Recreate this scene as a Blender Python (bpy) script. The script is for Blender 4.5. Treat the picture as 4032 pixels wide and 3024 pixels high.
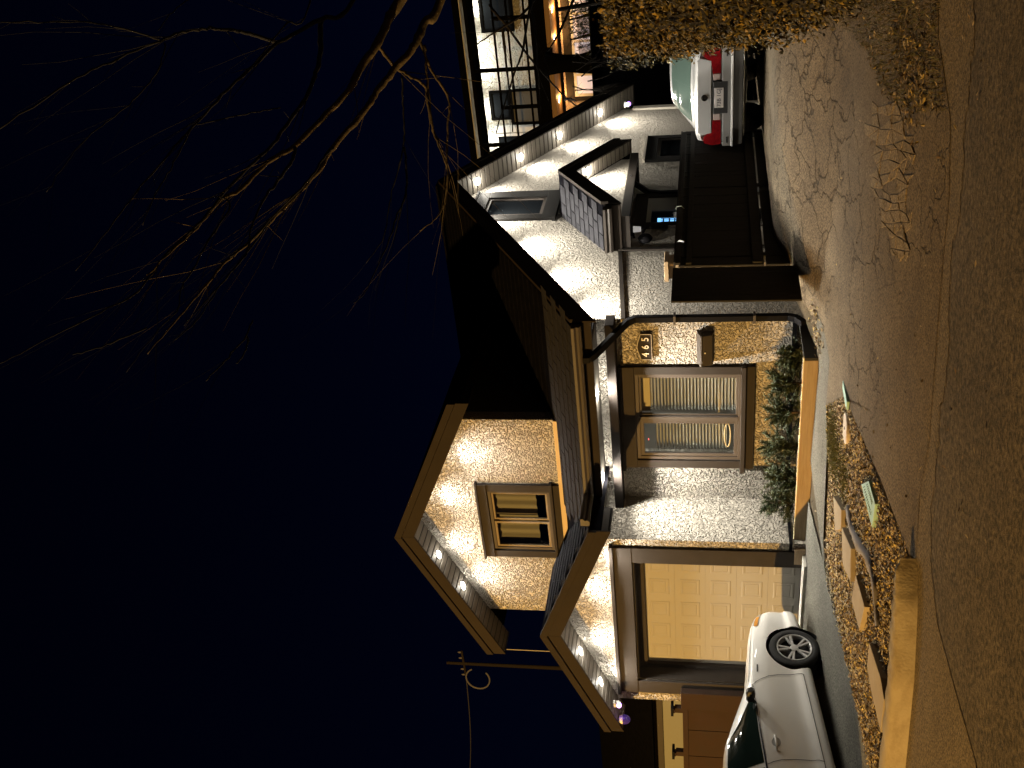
import bpy, math, random
import numpy as np
from mathutils import Vector, Matrix
random.seed(7)
for o in list(bpy.data.objects):
    bpy.data.objects.remove(o)
SC = bpy.context.scene
COL = SC.collection

# ------------------------------------------------------------------ camera
H = 1.27                                   # lens height above the garage floor (z = 0)
F, PITCH, YAW = 4226.6, 0.182210, 0.583912
cp, sp, cy, sy = math.cos(PITCH), math.sin(PITCH), math.cos(YAW), math.sin(YAW)
_M = np.array([[1, 0, 0], [0, sp, -cp], [0, cp, sp]]) @ np.array([[cy, sy, 0], [-sy, cy, 0], [0, 0, 1]])
cam_data = bpy.data.cameras.new('camera')
cam = bpy.data.objects.new('camera', cam_data)
COL.objects.link(cam)
SC.camera = cam
cam_data.sensor_fit = 'HORIZONTAL'
cam_data.sensor_width = 36.0
cam_data.lens = F / 4032 * 36.0
cam_data.clip_end = 2000
# the phone was held on its side: picture right = down, picture up = right
cam.matrix_world = Matrix(((_M[1][0], _M[0][0], -_M[2][0], 0),
                           (_M[1][1], _M[0][1], -_M[2][1], 0),
                           (_M[1][2], _M[0][2], -_M[2][2], H),
                           (0, 0, 0, 1)))

# ------------------------------------------------------------------ sky, added faint sun, street lamp, exposure
world = bpy.data.worlds.new('World')
SC.world = world
world.use_nodes = True
wn = world.node_tree.nodes
wl = world.node_tree.links
bg = wn['Background']
sky = wn.new('ShaderNodeTexSky')
sky.sky_type = 'NISHITA'
sky.sun_disc = False
SUN_EL, SUN_ROT = math.radians(20), math.radians(200)
sky.sun_elevation = SUN_EL
sky.sun_rotation = SUN_ROT
tint = wn.new('ShaderNodeMix')
tint.data_type = 'RGBA'
tint.blend_type = 'MULTIPLY'
tint.inputs[0].default_value = 1.0
tint.inputs[7].default_value = (0.17, 0.24, 1.0, 1)
wl.new(sky.outputs[0], tint.inputs[6])
wl.new(tint.outputs[2], bg.inputs[0])
SKY_STRENGTH = 0.0010
bg.inputs[1].default_value = SKY_STRENGTH

sun_d = bpy.data.lights.new('faint_sun', 'SUN')  # added faint sun lamp, no moon in this sky
sun_d.energy = 0.004
sun_d.angle = math.radians(0.5)
sun_d.color = (0.8, 0.88, 1.0)
sun = bpy.data.objects.new('faint_sun', sun_d)
sun.rotation_euler = (math.radians(70), 0, math.radians(-20))
COL.objects.link(sun)

SC.view_settings.view_transform = 'Standard'
SC.view_settings.look = 'None'
SC.view_settings.exposure = 0
SC.view_settings.gamma = 1
SC.view_settings.use_curve_mapping = False
SC.cycles.max_bounces = 6
SC.cycles.diffuse_bounces = 3
SC.cycles.glossy_bounces = 3
SC.cycles.transparent_max_bounces = 12
SC.cycles.caustics_reflective = False
SC.cycles.caustics_refractive = False
SC.cycles.sample_clamp_indirect = 4
SC.cycles.use_denoising = True

STREET = (-20.0, -4.6, 6.9)                # lamp head of the street light, out of frame on the left
STREET_W = 25000
POT_W = 30
SODIUM = (1.0, 0.56, 0.15)
COOL = (1.0, 0.93, 0.80)


# ------------------------------------------------------------------ photo -> place helpers (points on real planes)
def _ray(X, Y):
    v = _M.T @ np.array([(1512 - Y) / F, (X - 2016) / F, 1.0])
    return v
def on_y(X, Y, y):
    r = _ray(X, Y); r = r * (y / r[1]); return Vector((r[0], r[1], r[2] + H))
def on_x(X, Y, x):
    r = _ray(X, Y); r = r * (x / r[0]); return Vector((r[0], r[1], r[2] + H))
def at_dist(X, Y, d):
    r = _ray(X, Y); r = r / np.linalg.norm(r) * d; return Vector((r[0], r[1], r[2] + H))
def sstep(t):
    t = min(1.0, max(0.0, t)); return t * t * (3 - 2 * t)
def y_gutter(x):
    return 7.0 + 0.22 * (x + 5)
def gz(x, y):                              # height of the ground
    d = y - y_gutter(max(-30, min(20, x)))
    z = -0.40 * (1 - min(1.0, max(0.0, d / 5.2)))
    z += 0.44 * sstep((y - 10.9) / 2.6) * sstep((x + 7.4) / 0.7)
    z += 0.04 * max(0, y - 24)
    return z
def on_ground(X, Y, off=0.0):
    r = _ray(X, Y)
    z = -0.2
    for _ in range(40):
        s = (z + off - H) / r[2]
        z = 0.5 * z + 0.5 * gz(r[0] * s, r[1] * s)
    s = (z + off - H) / r[2]
    return Vector((r[0] * s, r[1] * s, z + off))


# ------------------------------------------------------------------ materials
MATS = {}
def mat(name, col, rough=0.7, metal=0.0, spec=0.5, bump=None, var=None, emit=None, coat=0.0, trans=None):
    """bump=(kind, scale, strength, distance)  var=(scale, colour2, low, high)"""
    if name in MATS:
        return MATS[name]
    m = bpy.data.materials.new(name)
    m.use_nodes = True
    nt = m.node_tree
    b = nt.nodes['Principled BSDF']
    b.inputs['Base Color'].default_value = (*col, 1)
    b.inputs['Roughness'].default_value = rough
    b.inputs['Metallic'].default_value = metal
    b.inputs['Specular IOR Level'].default_value = spec
    b.inputs['Coat Weight'].default_value = coat
    b.inputs['Coat Roughness'].default_value = 0.04
    tc = nt.nodes.new('ShaderNodeTexCoord')
    vec = tc.outputs['Object']
    if var:
        sc, c2, lo, hi = var[:4]
        n = nt.nodes.new('ShaderNodeTexNoise')
        n.inputs['Scale'].default_value = sc
        n.inputs['Detail'].default_value = 6
        n.inputs['Roughness'].default_value = 0.65
        if len(var) > 4:
            mp = nt.nodes.new('ShaderNodeMapping')
            mp.inputs['Scale'].default_value = var[4]
            nt.links.new(vec, mp.inputs[0]); nt.links.new(mp.outputs[0], n.inputs['Vector'])
        else:
            nt.links.new(vec, n.inputs['Vector'])
        r = nt.nodes.new('ShaderNodeMapRange')
        r.inputs[1].default_value = lo; r.inputs[2].default_value = hi
        nt.links.new(n.outputs[0], r.inputs[0])
        mx = nt.nodes.new('ShaderNodeMix'); mx.data_type = 'RGBA'
        mx.inputs[6].default_value = (*col, 1); mx.inputs[7].default_value = (*c2, 1)
        nt.links.new(r.outputs[0], mx.inputs[0])
        nt.links.new(mx.outputs[2], b.inputs['Base Color'])
    if bump:
        kind, sc, st, di = bump
        bp = nt.nodes.new('ShaderNodeBump')
        bp.inputs['Strength'].default_value = st
        bp.inputs['Distance'].default_value = di
        if kind == 'stucco':
            n = nt.nodes.new('ShaderNodeTexNoise')
            n.inputs['Scale'].default_value = sc
            n.inputs['Detail'].default_value = 2.5
            n.inputs['Distortion'].default_value = 1.2
            nt.links.new(vec, n.inputs['Vector'])
            r = nt.nodes.new('ShaderNodeMapRange')
            r.inputs[1].default_value = 0.42; r.inputs[2].default_value = 0.58
            nt.links.new(n.outputs[0], r.inputs[0])
            nt.links.new(r.outputs[0], bp.inputs['Height'])
        elif kind == 'voronoi':
            n = nt.nodes.new('ShaderNodeTexVoronoi')
            n.inputs['Scale'].default_value = sc
            nt.links.new(vec, n.inputs['Vector'])
            nt.links.new(n.outputs[0], bp.inputs['Height'])
        else:
            n = nt.nodes.new('ShaderNodeTexNoise')
            n.inputs['Scale'].default_value = sc
            n.inputs['Detail'].default_value = 5
            nt.links.new(vec, n.inputs['Vector'])
            nt.links.new(n.outputs[0], bp.inputs['Height'])
        nt.links.new(bp.outputs[0], b.inputs['Normal'])
    if emit:
        b.inputs['Emission Color'].default_value = (*emit[0], 1)
        b.inputs['Emission Strength'].default_value = emit[1]
    if trans:
        b.inputs['Transmission Weight'].default_value = trans
    MATS[name] = m
    return m

def glass_mat(name, tintc=(0.9, 0.95, 0.93), refl=0.12):
    if name in MATS: return MATS[name]
    m = bpy.data.materials.new(name); m.use_nodes = True
    nt = m.node_tree
    nt.nodes.remove(nt.nodes['Principled BSDF'])
    out = nt.nodes['Material Output']
    t = nt.nodes.new('ShaderNodeBsdfTransparent'); t.inputs[0].default_value = (*tintc, 1)
    g = nt.nodes.new('ShaderNodeBsdfGlossy'); g.inputs['Roughness'].default_value = 0.02
    fr = nt.nodes.new('ShaderNodeLayerWeight'); fr.inputs[0].default_value = 0.25
    mp = nt.nodes.new('ShaderNodeMapRange'); mp.inputs[3].default_value = refl * 0.5; mp.inputs[4].default_value = 0.7
    nt.links.new(fr.outputs['Fresnel'], mp.inputs[0])
    mx = nt.nodes.new('ShaderNodeMixShader')
    nt.links.new(mp.outputs[0], mx.inputs[0]); nt.links.new(t.outputs[0], mx.inputs[1]); nt.links.new(g.outputs[0], mx.inputs[2])
    nt.links.new(mx.outputs[0], out.inputs['Surface'])
    MATS[name] = m
    return m

STUCCO = mat('stucco', (0.50, 0.465, 0.41), 0.95, spec=0.1, bump=('stucco', 21, 1.0, 0.085), var=(1.1, (0.43, 0.395, 0.345), 0.35, 0.75))
TRIM = mat('dark_trim', (0.027, 0.023, 0.020), 0.75, spec=0.1, var=(3, (0.034, 0.029, 0.025), 0.3, 0.7))
FASCIA = mat('fascia', (0.019, 0.015, 0.012), 0.75, spec=0.08, var=(2.5, (0.024, 0.019, 0.015), 0.3, 0.7))
SOFFIT = mat('soffit', (0.15, 0.135, 0.115), 0.6, spec=0.2)
BLACKM = mat('black_metal', (0.006, 0.006, 0.007), 0.7, spec=0.06)
GUTTERM = mat('gutter_metal', (0.05, 0.042, 0.036), 0.55, spec=0.25)
SHING_SHADED = mat('shingle', (0.0035, 0.0035, 0.0045), 1.0, spec=0.0, bump=('noise', 160, 0.6, 0.004), var=(9, (0.006, 0.006, 0.0075), 0.35, 0.7))  # near-black copy, the unlit roof's shade is put into the colour
SHING_LIT = mat('shingle_lit', (0.020, 0.020, 0.023), 1.0, spec=0.0, bump=('noise', 160, 0.6, 0.004), var=(9, (0.034, 0.034, 0.038), 0.35, 0.7))  # lighter copy of the same shingle, eave light put into the colour
DOORM = mat('garage_door', (0.25, 0.242, 0.215), 0.6, bump=('noise', 90, 0.10, 0.002), var=(0.9, (0.235, 0.225, 0.195), 0.3, 0.7))
SASH = mat('sash', (0.06, 0.05, 0.043), 0.6, spec=0.2)
SLAT = mat('blind_slat', (0.78, 0.75, 0.70), 0.6)
_n = SLAT.node_tree
_t = _n.nodes.new('ShaderNodeBsdfTranslucent'); _t.inputs[0].default_value = (0.75, 0.72, 0.66, 1)
_x = _n.nodes.new('ShaderNodeMixShader'); _x.inputs[0].default_value = 0.68
_n.links.new(_n.nodes['Principled BSDF'].outputs[0], _x.inputs[1]); _n.links.new(_t.outputs[0], _x.inputs[2]); _n.links.new(_x.outputs[0], _n.nodes['Material Output'].inputs[0])
GLASS = glass_mat('window_glass')
DARKGLASS = mat('dark_glass', (0.010, 0.012, 0.014), 0.06, spec=0.6)
WOOD = mat('cedar', (0.33, 0.245, 0.15), 0.65, bump=('noise', 50, 0.25, 0.003), var=(4.0, (0.23, 0.155, 0.08), 0.35, 0.75, (0.7, 6, 9)))
FENCEM = mat('fence_stain', (0.030, 0.029, 0.028), 0.85, spec=0.1, bump=('noise', 40, 0.3, 0.004), var=(5, (0.050, 0.048, 0.046), 0.3, 0.75, (8, 8, 0.7)))
BROWNF = mat('brown_fence', (0.034, 0.019, 0.013), 0.8, spec=0.1, bump=('noise', 40, 0.3, 0.003), var=(3, (0.030, 0.020, 0.015), 0.3, 0.7))
CONC = mat('concrete', (0.25, 0.235, 0.21), 0.9, spec=0.25, bump=('noise', 60, 0.35, 0.006), var=(1.6, (0.17, 0.158, 0.14), 0.35, 0.72))
WHITE = mat('white_paint', (0.75, 0.74, 0.72), 0.5)
LEDM = mat('led_disc', (0.9, 0.9, 0.9), 0.4, emit=((1.0, 0.95, 0.86), 45))

# ------------------------------------------------------------------ mesh builder
def world_loc(o):
    v = Vector((0, 0, 0))
    while o is not None:
        v += o.location; o = o.parent
    return v

class MB:
    def __init__(s):
        s.v = []; s.f = []; s.mi = []; s.cm = 0
    def add(s, vs, fs):
        k = len(s.v)
        s.v.extend([tuple(p) for p in vs])
        for f in fs:
            s.f.append(tuple(i + k for i in f)); s.mi.append(s.cm)
        return s
    def box(s, x0, x1, y0, y1, z0, z1):
        x0, x1 = sorted((x0, x1)); y0, y1 = sorted((y0, y1)); z0, z1 = sorted((z0, z1))
        return s.add([(x0, y0, z0), (x1, y0, z0), (x1, y1, z0), (x0, y1, z0), (x0, y0, z1), (x1, y0, z1), (x1, y1, z1), (x0, y1, z1)],
                     [(0, 3, 2, 1), (4, 5, 6, 7), (0, 1, 5, 4), (1, 2, 6, 5), (2, 3, 7, 6), (3, 0, 4, 7)])
    def prism(s, poly, vec):
        n = len(poly); vec = Vector(vec)
        a = [Vector(p) for p in poly]; b = [p + vec for p in a]
        fs = [tuple(range(n))[::-1], tuple(range(n, 2 * n))]
        for i in range(n):
            j = (i + 1) % n; fs.append((i, j, n + j, n + i))
        return s.add(a + b, fs)
    def bar(s, p, q, w, h, up=(0, 0, 1)):
        p = Vector(p); q = Vector(q); d = (q - p).normalized(); up = Vector(up)
        if abs(d.dot(up)) > 0.99: up = Vector((0, 1, 0))
        r = d.cross(up).normalized(); u = r.cross(d)
        c = [(-w / 2, -h / 2), (w / 2, -h / 2), (w / 2, h / 2), (-w / 2, h / 2)]
        return s.prism([p + r * a + u * b for a, b in c], q - p)
    def tube(s, pts, rad, n=8, caps=True):
        pts = [Vector(p) for p in pts]
        if not hasattr(rad, '__len__'): rad = [rad] * len(pts)
        rings = []
        ref = Vector((0.13, 0.31, 0.94))
        for i, p in enumerate(pts):
            d = (pts[min(i + 1, len(pts) - 1)] - pts[max(i - 1, 0)])
            if d.length < 1e-9: d = Vector((0, 0, 1))
            d.normalize()
            if abs(d.dot(ref)) > 0.97: rr = Vector((1, 0, 0))
            else: rr = ref
            a = d.cross(rr).normalized(); b = d.cross(a)
            rings.append([p + (a * math.cos(2 * math.pi * k / n) + b * math.sin(2 * math.pi * k / n)) * rad[i] for k in range(n)])
        vs = [v for r in rings for v in r]; fs = []
        for i in range(len(pts) - 1):
            for k in range(n):
                fs.append((i * n + k, i * n + (k + 1) % n, (i + 1) * n + (k + 1) % n, (i + 1) * n + k))
        if caps:
            fs.append(tuple(range(n))[::-1]); fs.append(tuple(range((len(pts) - 1) * n, len(pts) * n)))
        return s.add(vs, fs)
    def lathe(s, c, ax, prof, n=24):
        c = Vector(c); ax = Vector(ax).normalized()
        a = ax.cross(Vector((0, 0, 1)) if abs(ax.z) < 0.9 else Vector((1, 0, 0))).normalized(); b = ax.cross(a)
        vs = []; fs = []
        for (r, h) in prof:
            for k in range(n):
                t = 2 * math.pi * k / n
                vs.append(c + ax * h + (a * math.cos(t) + b * math.sin(t)) * r)
        for i in range(len(prof) - 1):
            for k in range(n):
                fs.append((i * n + k, i * n + (k + 1) % n, (i + 1) * n + (k + 1) % n, (i + 1) * n + k))
        return s.add(vs, fs)
    def build(s, name, material, parent=None, smooth=False, bevel=0.0, local=False, kind=None, seg=2):
        me = bpy.data.meshes.new(name)
        off = Vector((0, 0, 0)) if (local or parent is None) else world_loc(parent)
        me.from_pydata([(x - off.x, y - off.y, z - off.z) for x, y, z in s.v], [], s.f)
        mats = material if isinstance(material, (list, tuple)) else [material]
        for m in mats: me.materials.append(m)
        if len(mats) > 1: me.polygons.foreach_set('material_index', s.mi)
        if smooth: me.polygons.foreach_set('use_smooth', [True] * len(me.polygons))
        me.update()
        o = bpy.data.objects.new(name, me)
        COL.objects.link(o)
        o.parent = parent
        if bevel:
            b = o.modifiers.new('bevel', 'BEVEL'); b.width = bevel; b.segments = seg; b.limit_method = 'ANGLE'
        if kind: o['kind'] = kind
        return o

def tag(o, label, cat, group=None):
    o['label'] = label; o['category'] = cat
    if group: o['group'] = group
    return o
def thing(name, label, cat, loc=(0, 0, 0), group=None, rotz=0):
    o = bpy.data.objects.new(name, None); COL.objects.link(o)
    o.empty_display_size = 0.2
    o.location = loc; o.rotation_euler = (0, 0, rotz)
    return tag(o, label, cat, group)
def structure(o):
    o['kind'] = 'structure'; return o
def copy_tree(o, parent=None):
    c = o.copy(); COL.objects.link(c); c.parent = parent
    for ch in list(o.children): copy_tree(ch, c)
    return c
def mesh_part(name, me, parent, loc=None):
    o = bpy.data.objects.new(name, me); COL.objects.link(o); o.parent = parent
    if loc is not None: o.location = Vector(loc) - world_loc(parent)
    return o
def text_mesh(txt, size, depth, material, font_align='CENTER'):
    cu = bpy.data.curves.new('lettering', 'FONT'); cu.body = txt; cu.size = size; cu.extrude = depth; cu.align_x = font_align; cu.align_y = 'CENTER'
    t = bpy.data.objects.new('lettering', cu); COL.objects.link(t)
    me = bpy.data.meshes.new_from_object(t.evaluated_get(bpy.context.evaluated_depsgraph_get()))
    bpy.data.objects.remove(t); bpy.data.curves.remove(cu)
    me.materials.clear(); me.materials.append(material)
    return me
def lamp(name, kind, loc, watts, color, parent=None, **kw):
    d = bpy.data.lights.new(name, kind); d.energy = watts; d.color = color
    for k, v in kw.items(): setattr(d, k, v)
    o = bpy.data.objects.new(name, d); COL.objects.link(o)
    o.parent = parent
    o.location = Vector(loc) - (world_loc(parent) if parent else Vector())
    return o

# ------------------------------------------------------------------ ground
def axis(lo, hi, a, b, fine, coarse):
    out = [lo]; 
    while out[-1] < hi - 1e-6:
        p = out[-1]
        st = fine if a <= p < b else coarse
        out.append(min(hi, p + st))
    return out
gx = axis(-150, 120, -16, 4, 0.2, 9)
gy = axis(-60, 240, 3, 22, 0.15, 9)
mb = MB()
vs = [(x, y, gz(x, y) - 0.016) for y in gy for x in gx]
n = len(gx)
mb.add(vs, [(j * n + i, j * n + i + 1, (j + 1) * n + i + 1, (j + 1) * n + i) for j in range(len(gy) - 1) for i in range(n - 1)])
SOIL = mat('soil', (0.075, 0.058, 0.038), 1.0, spec=0.1, bump=('noise', 40, 0.8, 0.03), var=(2.0, (0.05, 0.042, 0.028), 0.35, 0.7))
structure(mb.build('ground', SOIL, smooth=True))

def jag(x): return 0.030 * math.sin(6.3 * x) + 0.022 * math.sin(15.7 * x + 1) + 0.016 * math.sin(37 * x) + 0.010 * math.sin(83 * x)
def ribbon(name, la, lb, material, off, sub=6, nv=24, ja=False, jb=False):
    """draped sheet between two polylines (x, y) that pair up point by point"""
    vs = []; rows = 0
    for i in range(len(la) - 1):
        for k in range(sub + (1 if i == len(la) - 2 else 0)):
            t = k / sub; rows += 1
            a = (la[i][0] + (la[i + 1][0] - la[i][0]) * t, la[i][1] + (la[i + 1][1] - la[i][1]) * t)
            b = (lb[i][0] + (lb[i + 1][0] - lb[i][0]) * t, lb[i][1] + (lb[i + 1][1] - lb[i][1]) * t)
            if ja: a = (a[0], a[1] + jag(a[0]))
            if jb: b = (b[0], b[1] + jag(b[0]))
            for j in range(nv + 1):
                q = j / nv; x = a[0] + (b[0] - a[0]) * q; y = a[1] + (b[1] - a[1]) * q
                vs.append((x, y, gz(x, y) + off))
    m = MB().add(vs, [(i * (nv + 1) + j, (i + 1) * (nv + 1) + j, (i + 1) * (nv + 1) + j + 1, i * (nv + 1) + j + 1) for i in range(rows - 1) for j in range(nv)])
    return structure(m.build(name, material, smooth=True))

def road_material(name, base, c2, agg, crack):
    m = mat(name, base, 0.9, spec=0.3)
    nt = m.node_tree; b = nt.nodes['Principled BSDF']
    tc = nt.nodes.new('ShaderNodeTexCoord')
    L = nt.links.new
    big = nt.nodes.new('ShaderNodeTexNoise'); big.inputs['Scale'].default_value = 1.3; big.inputs['Detail'].default_value = 8; big.inputs['Roughness'].default_value = 0.7
    L(tc.outputs['Object'], big.inputs['Vector'])
    fine = nt.nodes.new('ShaderNodeTexNoise'); fine.inputs['Scale'].default_value = agg; fine.inputs['Detail'].default_value = 3; fine.inputs['Roughness'].default_value = 0.8
    L(tc.outputs['Object'], fine.inputs['Vector'])
    r1 = nt.nodes.new('ShaderNodeMapRange'); r1.inputs[1].default_value = 0.35; r1.inputs[2].default_value = 0.7; L(big.outputs[0], r1.inputs[0])
    r2 = nt.nodes.new('ShaderNodeMapRange'); r2.inputs[1].default_value = 0.38; r2.inputs[2].default_value = 0.66; r2.inputs[3].default_value = 0.35; r2.inputs[4].default_value = 1.75; L(fine.outputs[0], r2.inputs[0])
    mx = nt.nodes.new('ShaderNodeMix'); mx.data_type = 'RGBA'; mx.inputs[6].default_value = (*base, 1); mx.inputs[7].default_value = (*c2, 1)
    L(r1.outputs[0], mx.inputs[0])
    mu = nt.nodes.new('ShaderNodeVectorMath'); mu.operation = 'SCALE'
    L(mx.outputs[2], mu.inputs[0]); L(r2.outputs[0], mu.inputs['Scale'])
    col = mu.outputs[0]
    bp = nt.nodes.new('ShaderNodeBump'); bp.inputs['Strength'].default_value = 0.9; bp.inputs['Distance'].default_value = 0.012
    h = fine.outputs[0]
    if crack:
        dis = nt.nodes.new('ShaderNodeTexNoise'); dis.inputs['Scale'].default_value = 2.2; dis.inputs['Detail'].default_value = 6
        L(tc.outputs['Object'], dis.inputs['Vector'])
        sc = nt.nodes.new('ShaderNodeVectorMath'); sc.operation = 'SCALE'; sc.inputs['Scale'].default_value = 0.9; L(dis.outputs['Color'], sc.inputs[0])
        ad = nt.nodes.new('ShaderNodeVectorMath'); ad.operation = 'ADD'; L(tc.outputs['Object'], ad.inputs[0]); L(sc.outputs[0], ad.inputs[1])
        vo = nt.nodes.new('ShaderNodeTexVoronoi'); vo.feature = 'DISTANCE_TO_EDGE'; vo.inputs['Scale'].default_value = crack
        L(ad.outputs[0], vo.inputs['Vector'])
        cr = nt.nodes.new('ShaderNodeMapRange'); cr.inputs[1].default_value = 0.0; cr.inputs[2].default_value = 0.028; L(vo.outputs['Distance'], cr.inputs[0])
        msk = nt.nodes.new('ShaderNodeTexNoise'); msk.inputs['Scale'].default_value = 0.55; msk.inputs['Detail'].default_value = 2; L(tc.outputs['Object'], msk.inputs['Vector'])
        mr = nt.nodes.new('ShaderNodeMapRange'); mr.inputs[1].default_value = 0.44; mr.inputs[2].default_value = 0.52; mr.inputs[3].default_value = 1.0; mr.inputs[4].default_value = 0.0; L(msk.outputs[0], mr.inputs[0])
        mxx = nt.nodes.new('ShaderNodeMath'); mxx.operation = 'MAXIMUM'; L(cr.outputs[0], mxx.inputs[0]); L(mr.outputs[0], mxx.inputs[1])
        dk = nt.nodes.new('ShaderNodeMapRange'); dk.inputs[3].default_value = 0.42; dk.inputs[4].default_value = 1.0; L(mxx.outputs[0], dk.inputs[0])
        m2 = nt.nodes.new('ShaderNodeVectorMath'); m2.operation = 'SCALE'; L(col, m2.inputs[0]); L(dk.outputs[0], m2.inputs['Scale'])
        col = m2.outputs[0]
        hm = nt.nodes.new('ShaderNodeMath'); hm.operation = 'MULTIPLY_ADD'; hm.inputs[1].default_value = 2.5; L(mxx.outputs[0], hm.inputs[0]); L(fine.outputs[0], hm.inputs[2])
        h = hm.outputs[0]
    L(col, b.inputs['Base Color'])
    L(h, bp.inputs['Height']); L(bp.outputs[0], b.inputs['Normal'])
    return m

ASPH = road_material('asphalt', (0.072, 0.058, 0.041), (0.110, 0.089, 0.062), 26, 0)
PAVE = road_material('cracked_paving', (0.105, 0.080, 0.050), (0.180, 0.140, 0.088), 48, 1.9)
GUTC = road_material('gutter_concrete', (0.125, 0.099, 0.064), (0.17, 0.135, 0.088), 48, 0)
DRIVE = road_material('driveway_concrete', (0.085, 0.082, 0.068), (0.135, 0.13, 0.108), 48, 0)

# gutter line and asphalt edge traced on the ground, left to right
GUT = [on_ground(X, Y)[:] for X, Y in [(3567, 3020), (3602, 2670), (3616, 2380), (3612, 2200), (3625, 1950), (3663, 1735), (3677, 1544), (3700, 1241), (3719, 1007), (3742, 774), (3747, 467), (3728, 327), (3700, 150), (3698, 0)]]
ASE = [on_ground(X, Y)[:] for X, Y in [(3845, 2997), (3765, 2717), (3690, 2437), (3668, 2200), (3672, 1950), (3700, 1688), (3728, 1474), (3738, 1241), (3750, 1007), (3784, 774), (3812, 420), (3822, 300), (3832, 150), (3840, 0)]]
def ext(l, dl, dr):
    a = (l[0][0] - dl, l[0][1] - dl * 0.25); b = (l[-1][0] + dr, l[-1][1] + dr * 0.22)
    return [a] + [tuple(p[:2]) for p in l] + [b]
GUTX, ASEX = ext(GUT, 40, 40), ext(ASE, 40, 40)
SOUTH = [(p[0] + 0.0, -16.0) for p in ASEX]
ribbon('road', SOUTH, ASEX, ASPH, 0.004, 24, 60, jb=True)
ribbon('gutter_apron', [(p[0], p[1] - 0.02) for p in ASEX], GUTX, GUTC, 0.008, 24, 6, ja=True)
# right-hand paved crossing, between gutter and house / hedge
near = [(p[0], p[1] - 0.01) for p in GUTX[4:]]
far_l = [on_ground(3585, 2180)[:2], on_ground(3470, 1880)[:2], on_ground(3330, 1560)[:2], on_ground(3255, 1600)[:2], (-6.75, 10.9), (-6.62, 12.0), (-6.30, 13.5), (-6.28, 30)]
n_ = len(near)
far = [far_l[min(i, 7)] for i in range(min(n_, 8))] + [(-6.2 + (i - 7) * 1.2, 30.0) for i in range(8, n_)]
far[-1] = (40, 30)
ribbon('paved_crossing', near, far, PAVE, 0.012, 16, 90)
# left driveway + walk in front of the planter
edge = [on_ground(X, Y) for X, Y in [(3434, 3020), (3343, 2635), (3275, 2330), (3252, 2250)]]
ed = [(edge[0][0] + 0.55, edge[0][1] - 1.9)] + [tuple(p[:2]) for p in edge] + [(edge[-1][0] - 0.02, 11.5)]
ribbon('driveway', [(-14.2, ed[0][1] - 0.6), (-14.0, 5.5), (-13.9, 7.5), (-13.9, 9), (-13.9, 10.5), (-13.9, 11.55)], ed, DRIVE, 0.006, 8, 40)
wk = [on_ground(X, Y) for X, Y in [(3246, 2130), (3262, 1760), (3258, 1600), (3272, 1420)]]
ribbon('walkway', [(edge[-1][0] - 0.02, edge[-1][1])] + [tuple(p[:2]) for p in wk], [(-8.6, 11.35), (-8.3, 11.35), (-7.7, 11.35), (-7.2, 11.35), (-6.5, 11.4)], DRIVE, 0.016, 10, 16)

# broken paving fragments in the worn strip of the crossing
pave_o = bpy.data.objects['paved_crossing']
FRAG = road_material('broken_paving', (0.18, 0.142, 0.088), (0.245, 0.193, 0.122), 48, 0)
rf = random.Random(8)
def cell(u, v):
    X = 3400 + 190 * v + 90 * u * u * (1 - v); Y = 410 + 610 * u
    rr = random.Random(int(u * 1000) * 131 + int(v * 1000) * 7)
    return on_ground(X + rr.uniform(-17, 17), Y + rr.uniform(-19, 19), off=0.016)
NU, NV = 16, 6
for i in range(NU):
    for j in range(NV):
        if rf.random() < 0.20 + 0.35 * (j in (0, NV - 1)): continue
        q = [cell(i / NU, j / NV), cell((i + 1) / NU, j / NV), cell((i + 1) / NU, (j + 1) / NV), cell(i / NU, (j + 1) / NV)]
        c = sum(q, Vector()) / 4
        pts = []
        for k in range(4):
            a, b = q[k], q[(k + 1) % 4]
            pts.append(c + (a - c) * rf.uniform(0.86, 1.0)); pts.append(c + (a.lerp(b, rf.uniform(0.35, 0.65)) - c) * rf.uniform(0.84, 1.0))
        lift = Vector((0, 0, rf.uniform(-0.001, 0.005)))
        MB().prism([p + lift for p in pts], (0, 0, -0.035)).build('paving_fragment', FRAG, pave_o, bevel=0.004, seg=1)

# kerb: rises at the left of the crossing
KERBM = mat('kerb_concrete', (0.36, 0.31, 0.22), 0.9, spec=0.25, bump=('noise', 45, 0.5, 0.008), var=(3.0, (0.22, 0.17, 0.10), 0.42, 0.78, (1, 2.5, 2.5)))
mb = MB()
kp = [Vector((p[0], p[1], 0)) for p in GUT[:4]]
kp = [kp[0] + Vector((-14, -3.4, 0))] + kp
tl = []
for i in range(len(kp) - 1):
    for k in range(12): tl.append(kp[i].lerp(kp[i + 1], k / 12))
tl.append(kp[-1])
prof = [(-0.03, -0.02), (0.0, 0.05), (0.035, 0.13), (0.06, 0.15), (0.20, 0.155), (0.225, 0.13), (0.24, -0.05)]
vs = []
for i, p in enumerate(tl):
    q = tl[min(i + 1, len(tl) - 1)] - tl[max(i - 1, 0)]; q.normalize(); nn = Vector((-q.y, q.x, 0))
    taper = min(1.0, 0.72 + (len(tl) - 1 - i) / 14.0); wid = min(1.0, 0.08 + (len(tl) - 1 - i) / 20.0)
    for a, b in prof:
        w = p + nn * (a * wid)
        hb = b * (0.06 + 0.94 * taper) + 0.006 * math.sin(i * 1.7 + a * 30)
        vs.append((w.x, w.y, gz(w.x, w.y) + hb + 0.012))
m = len(prof)
mb.add(vs, [(i * m + j, (i + 1) * m + j, (i + 1) * m + j + 1, i * m + j + 1) for i in range(len(tl) - 1) for j in range(m - 1)])
mb.add([vs[(len(tl) - 1) * m + j] for j in range(m)], [tuple(range(m))])
structure(mb.build('kerb', KERBM, smooth=True))

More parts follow.
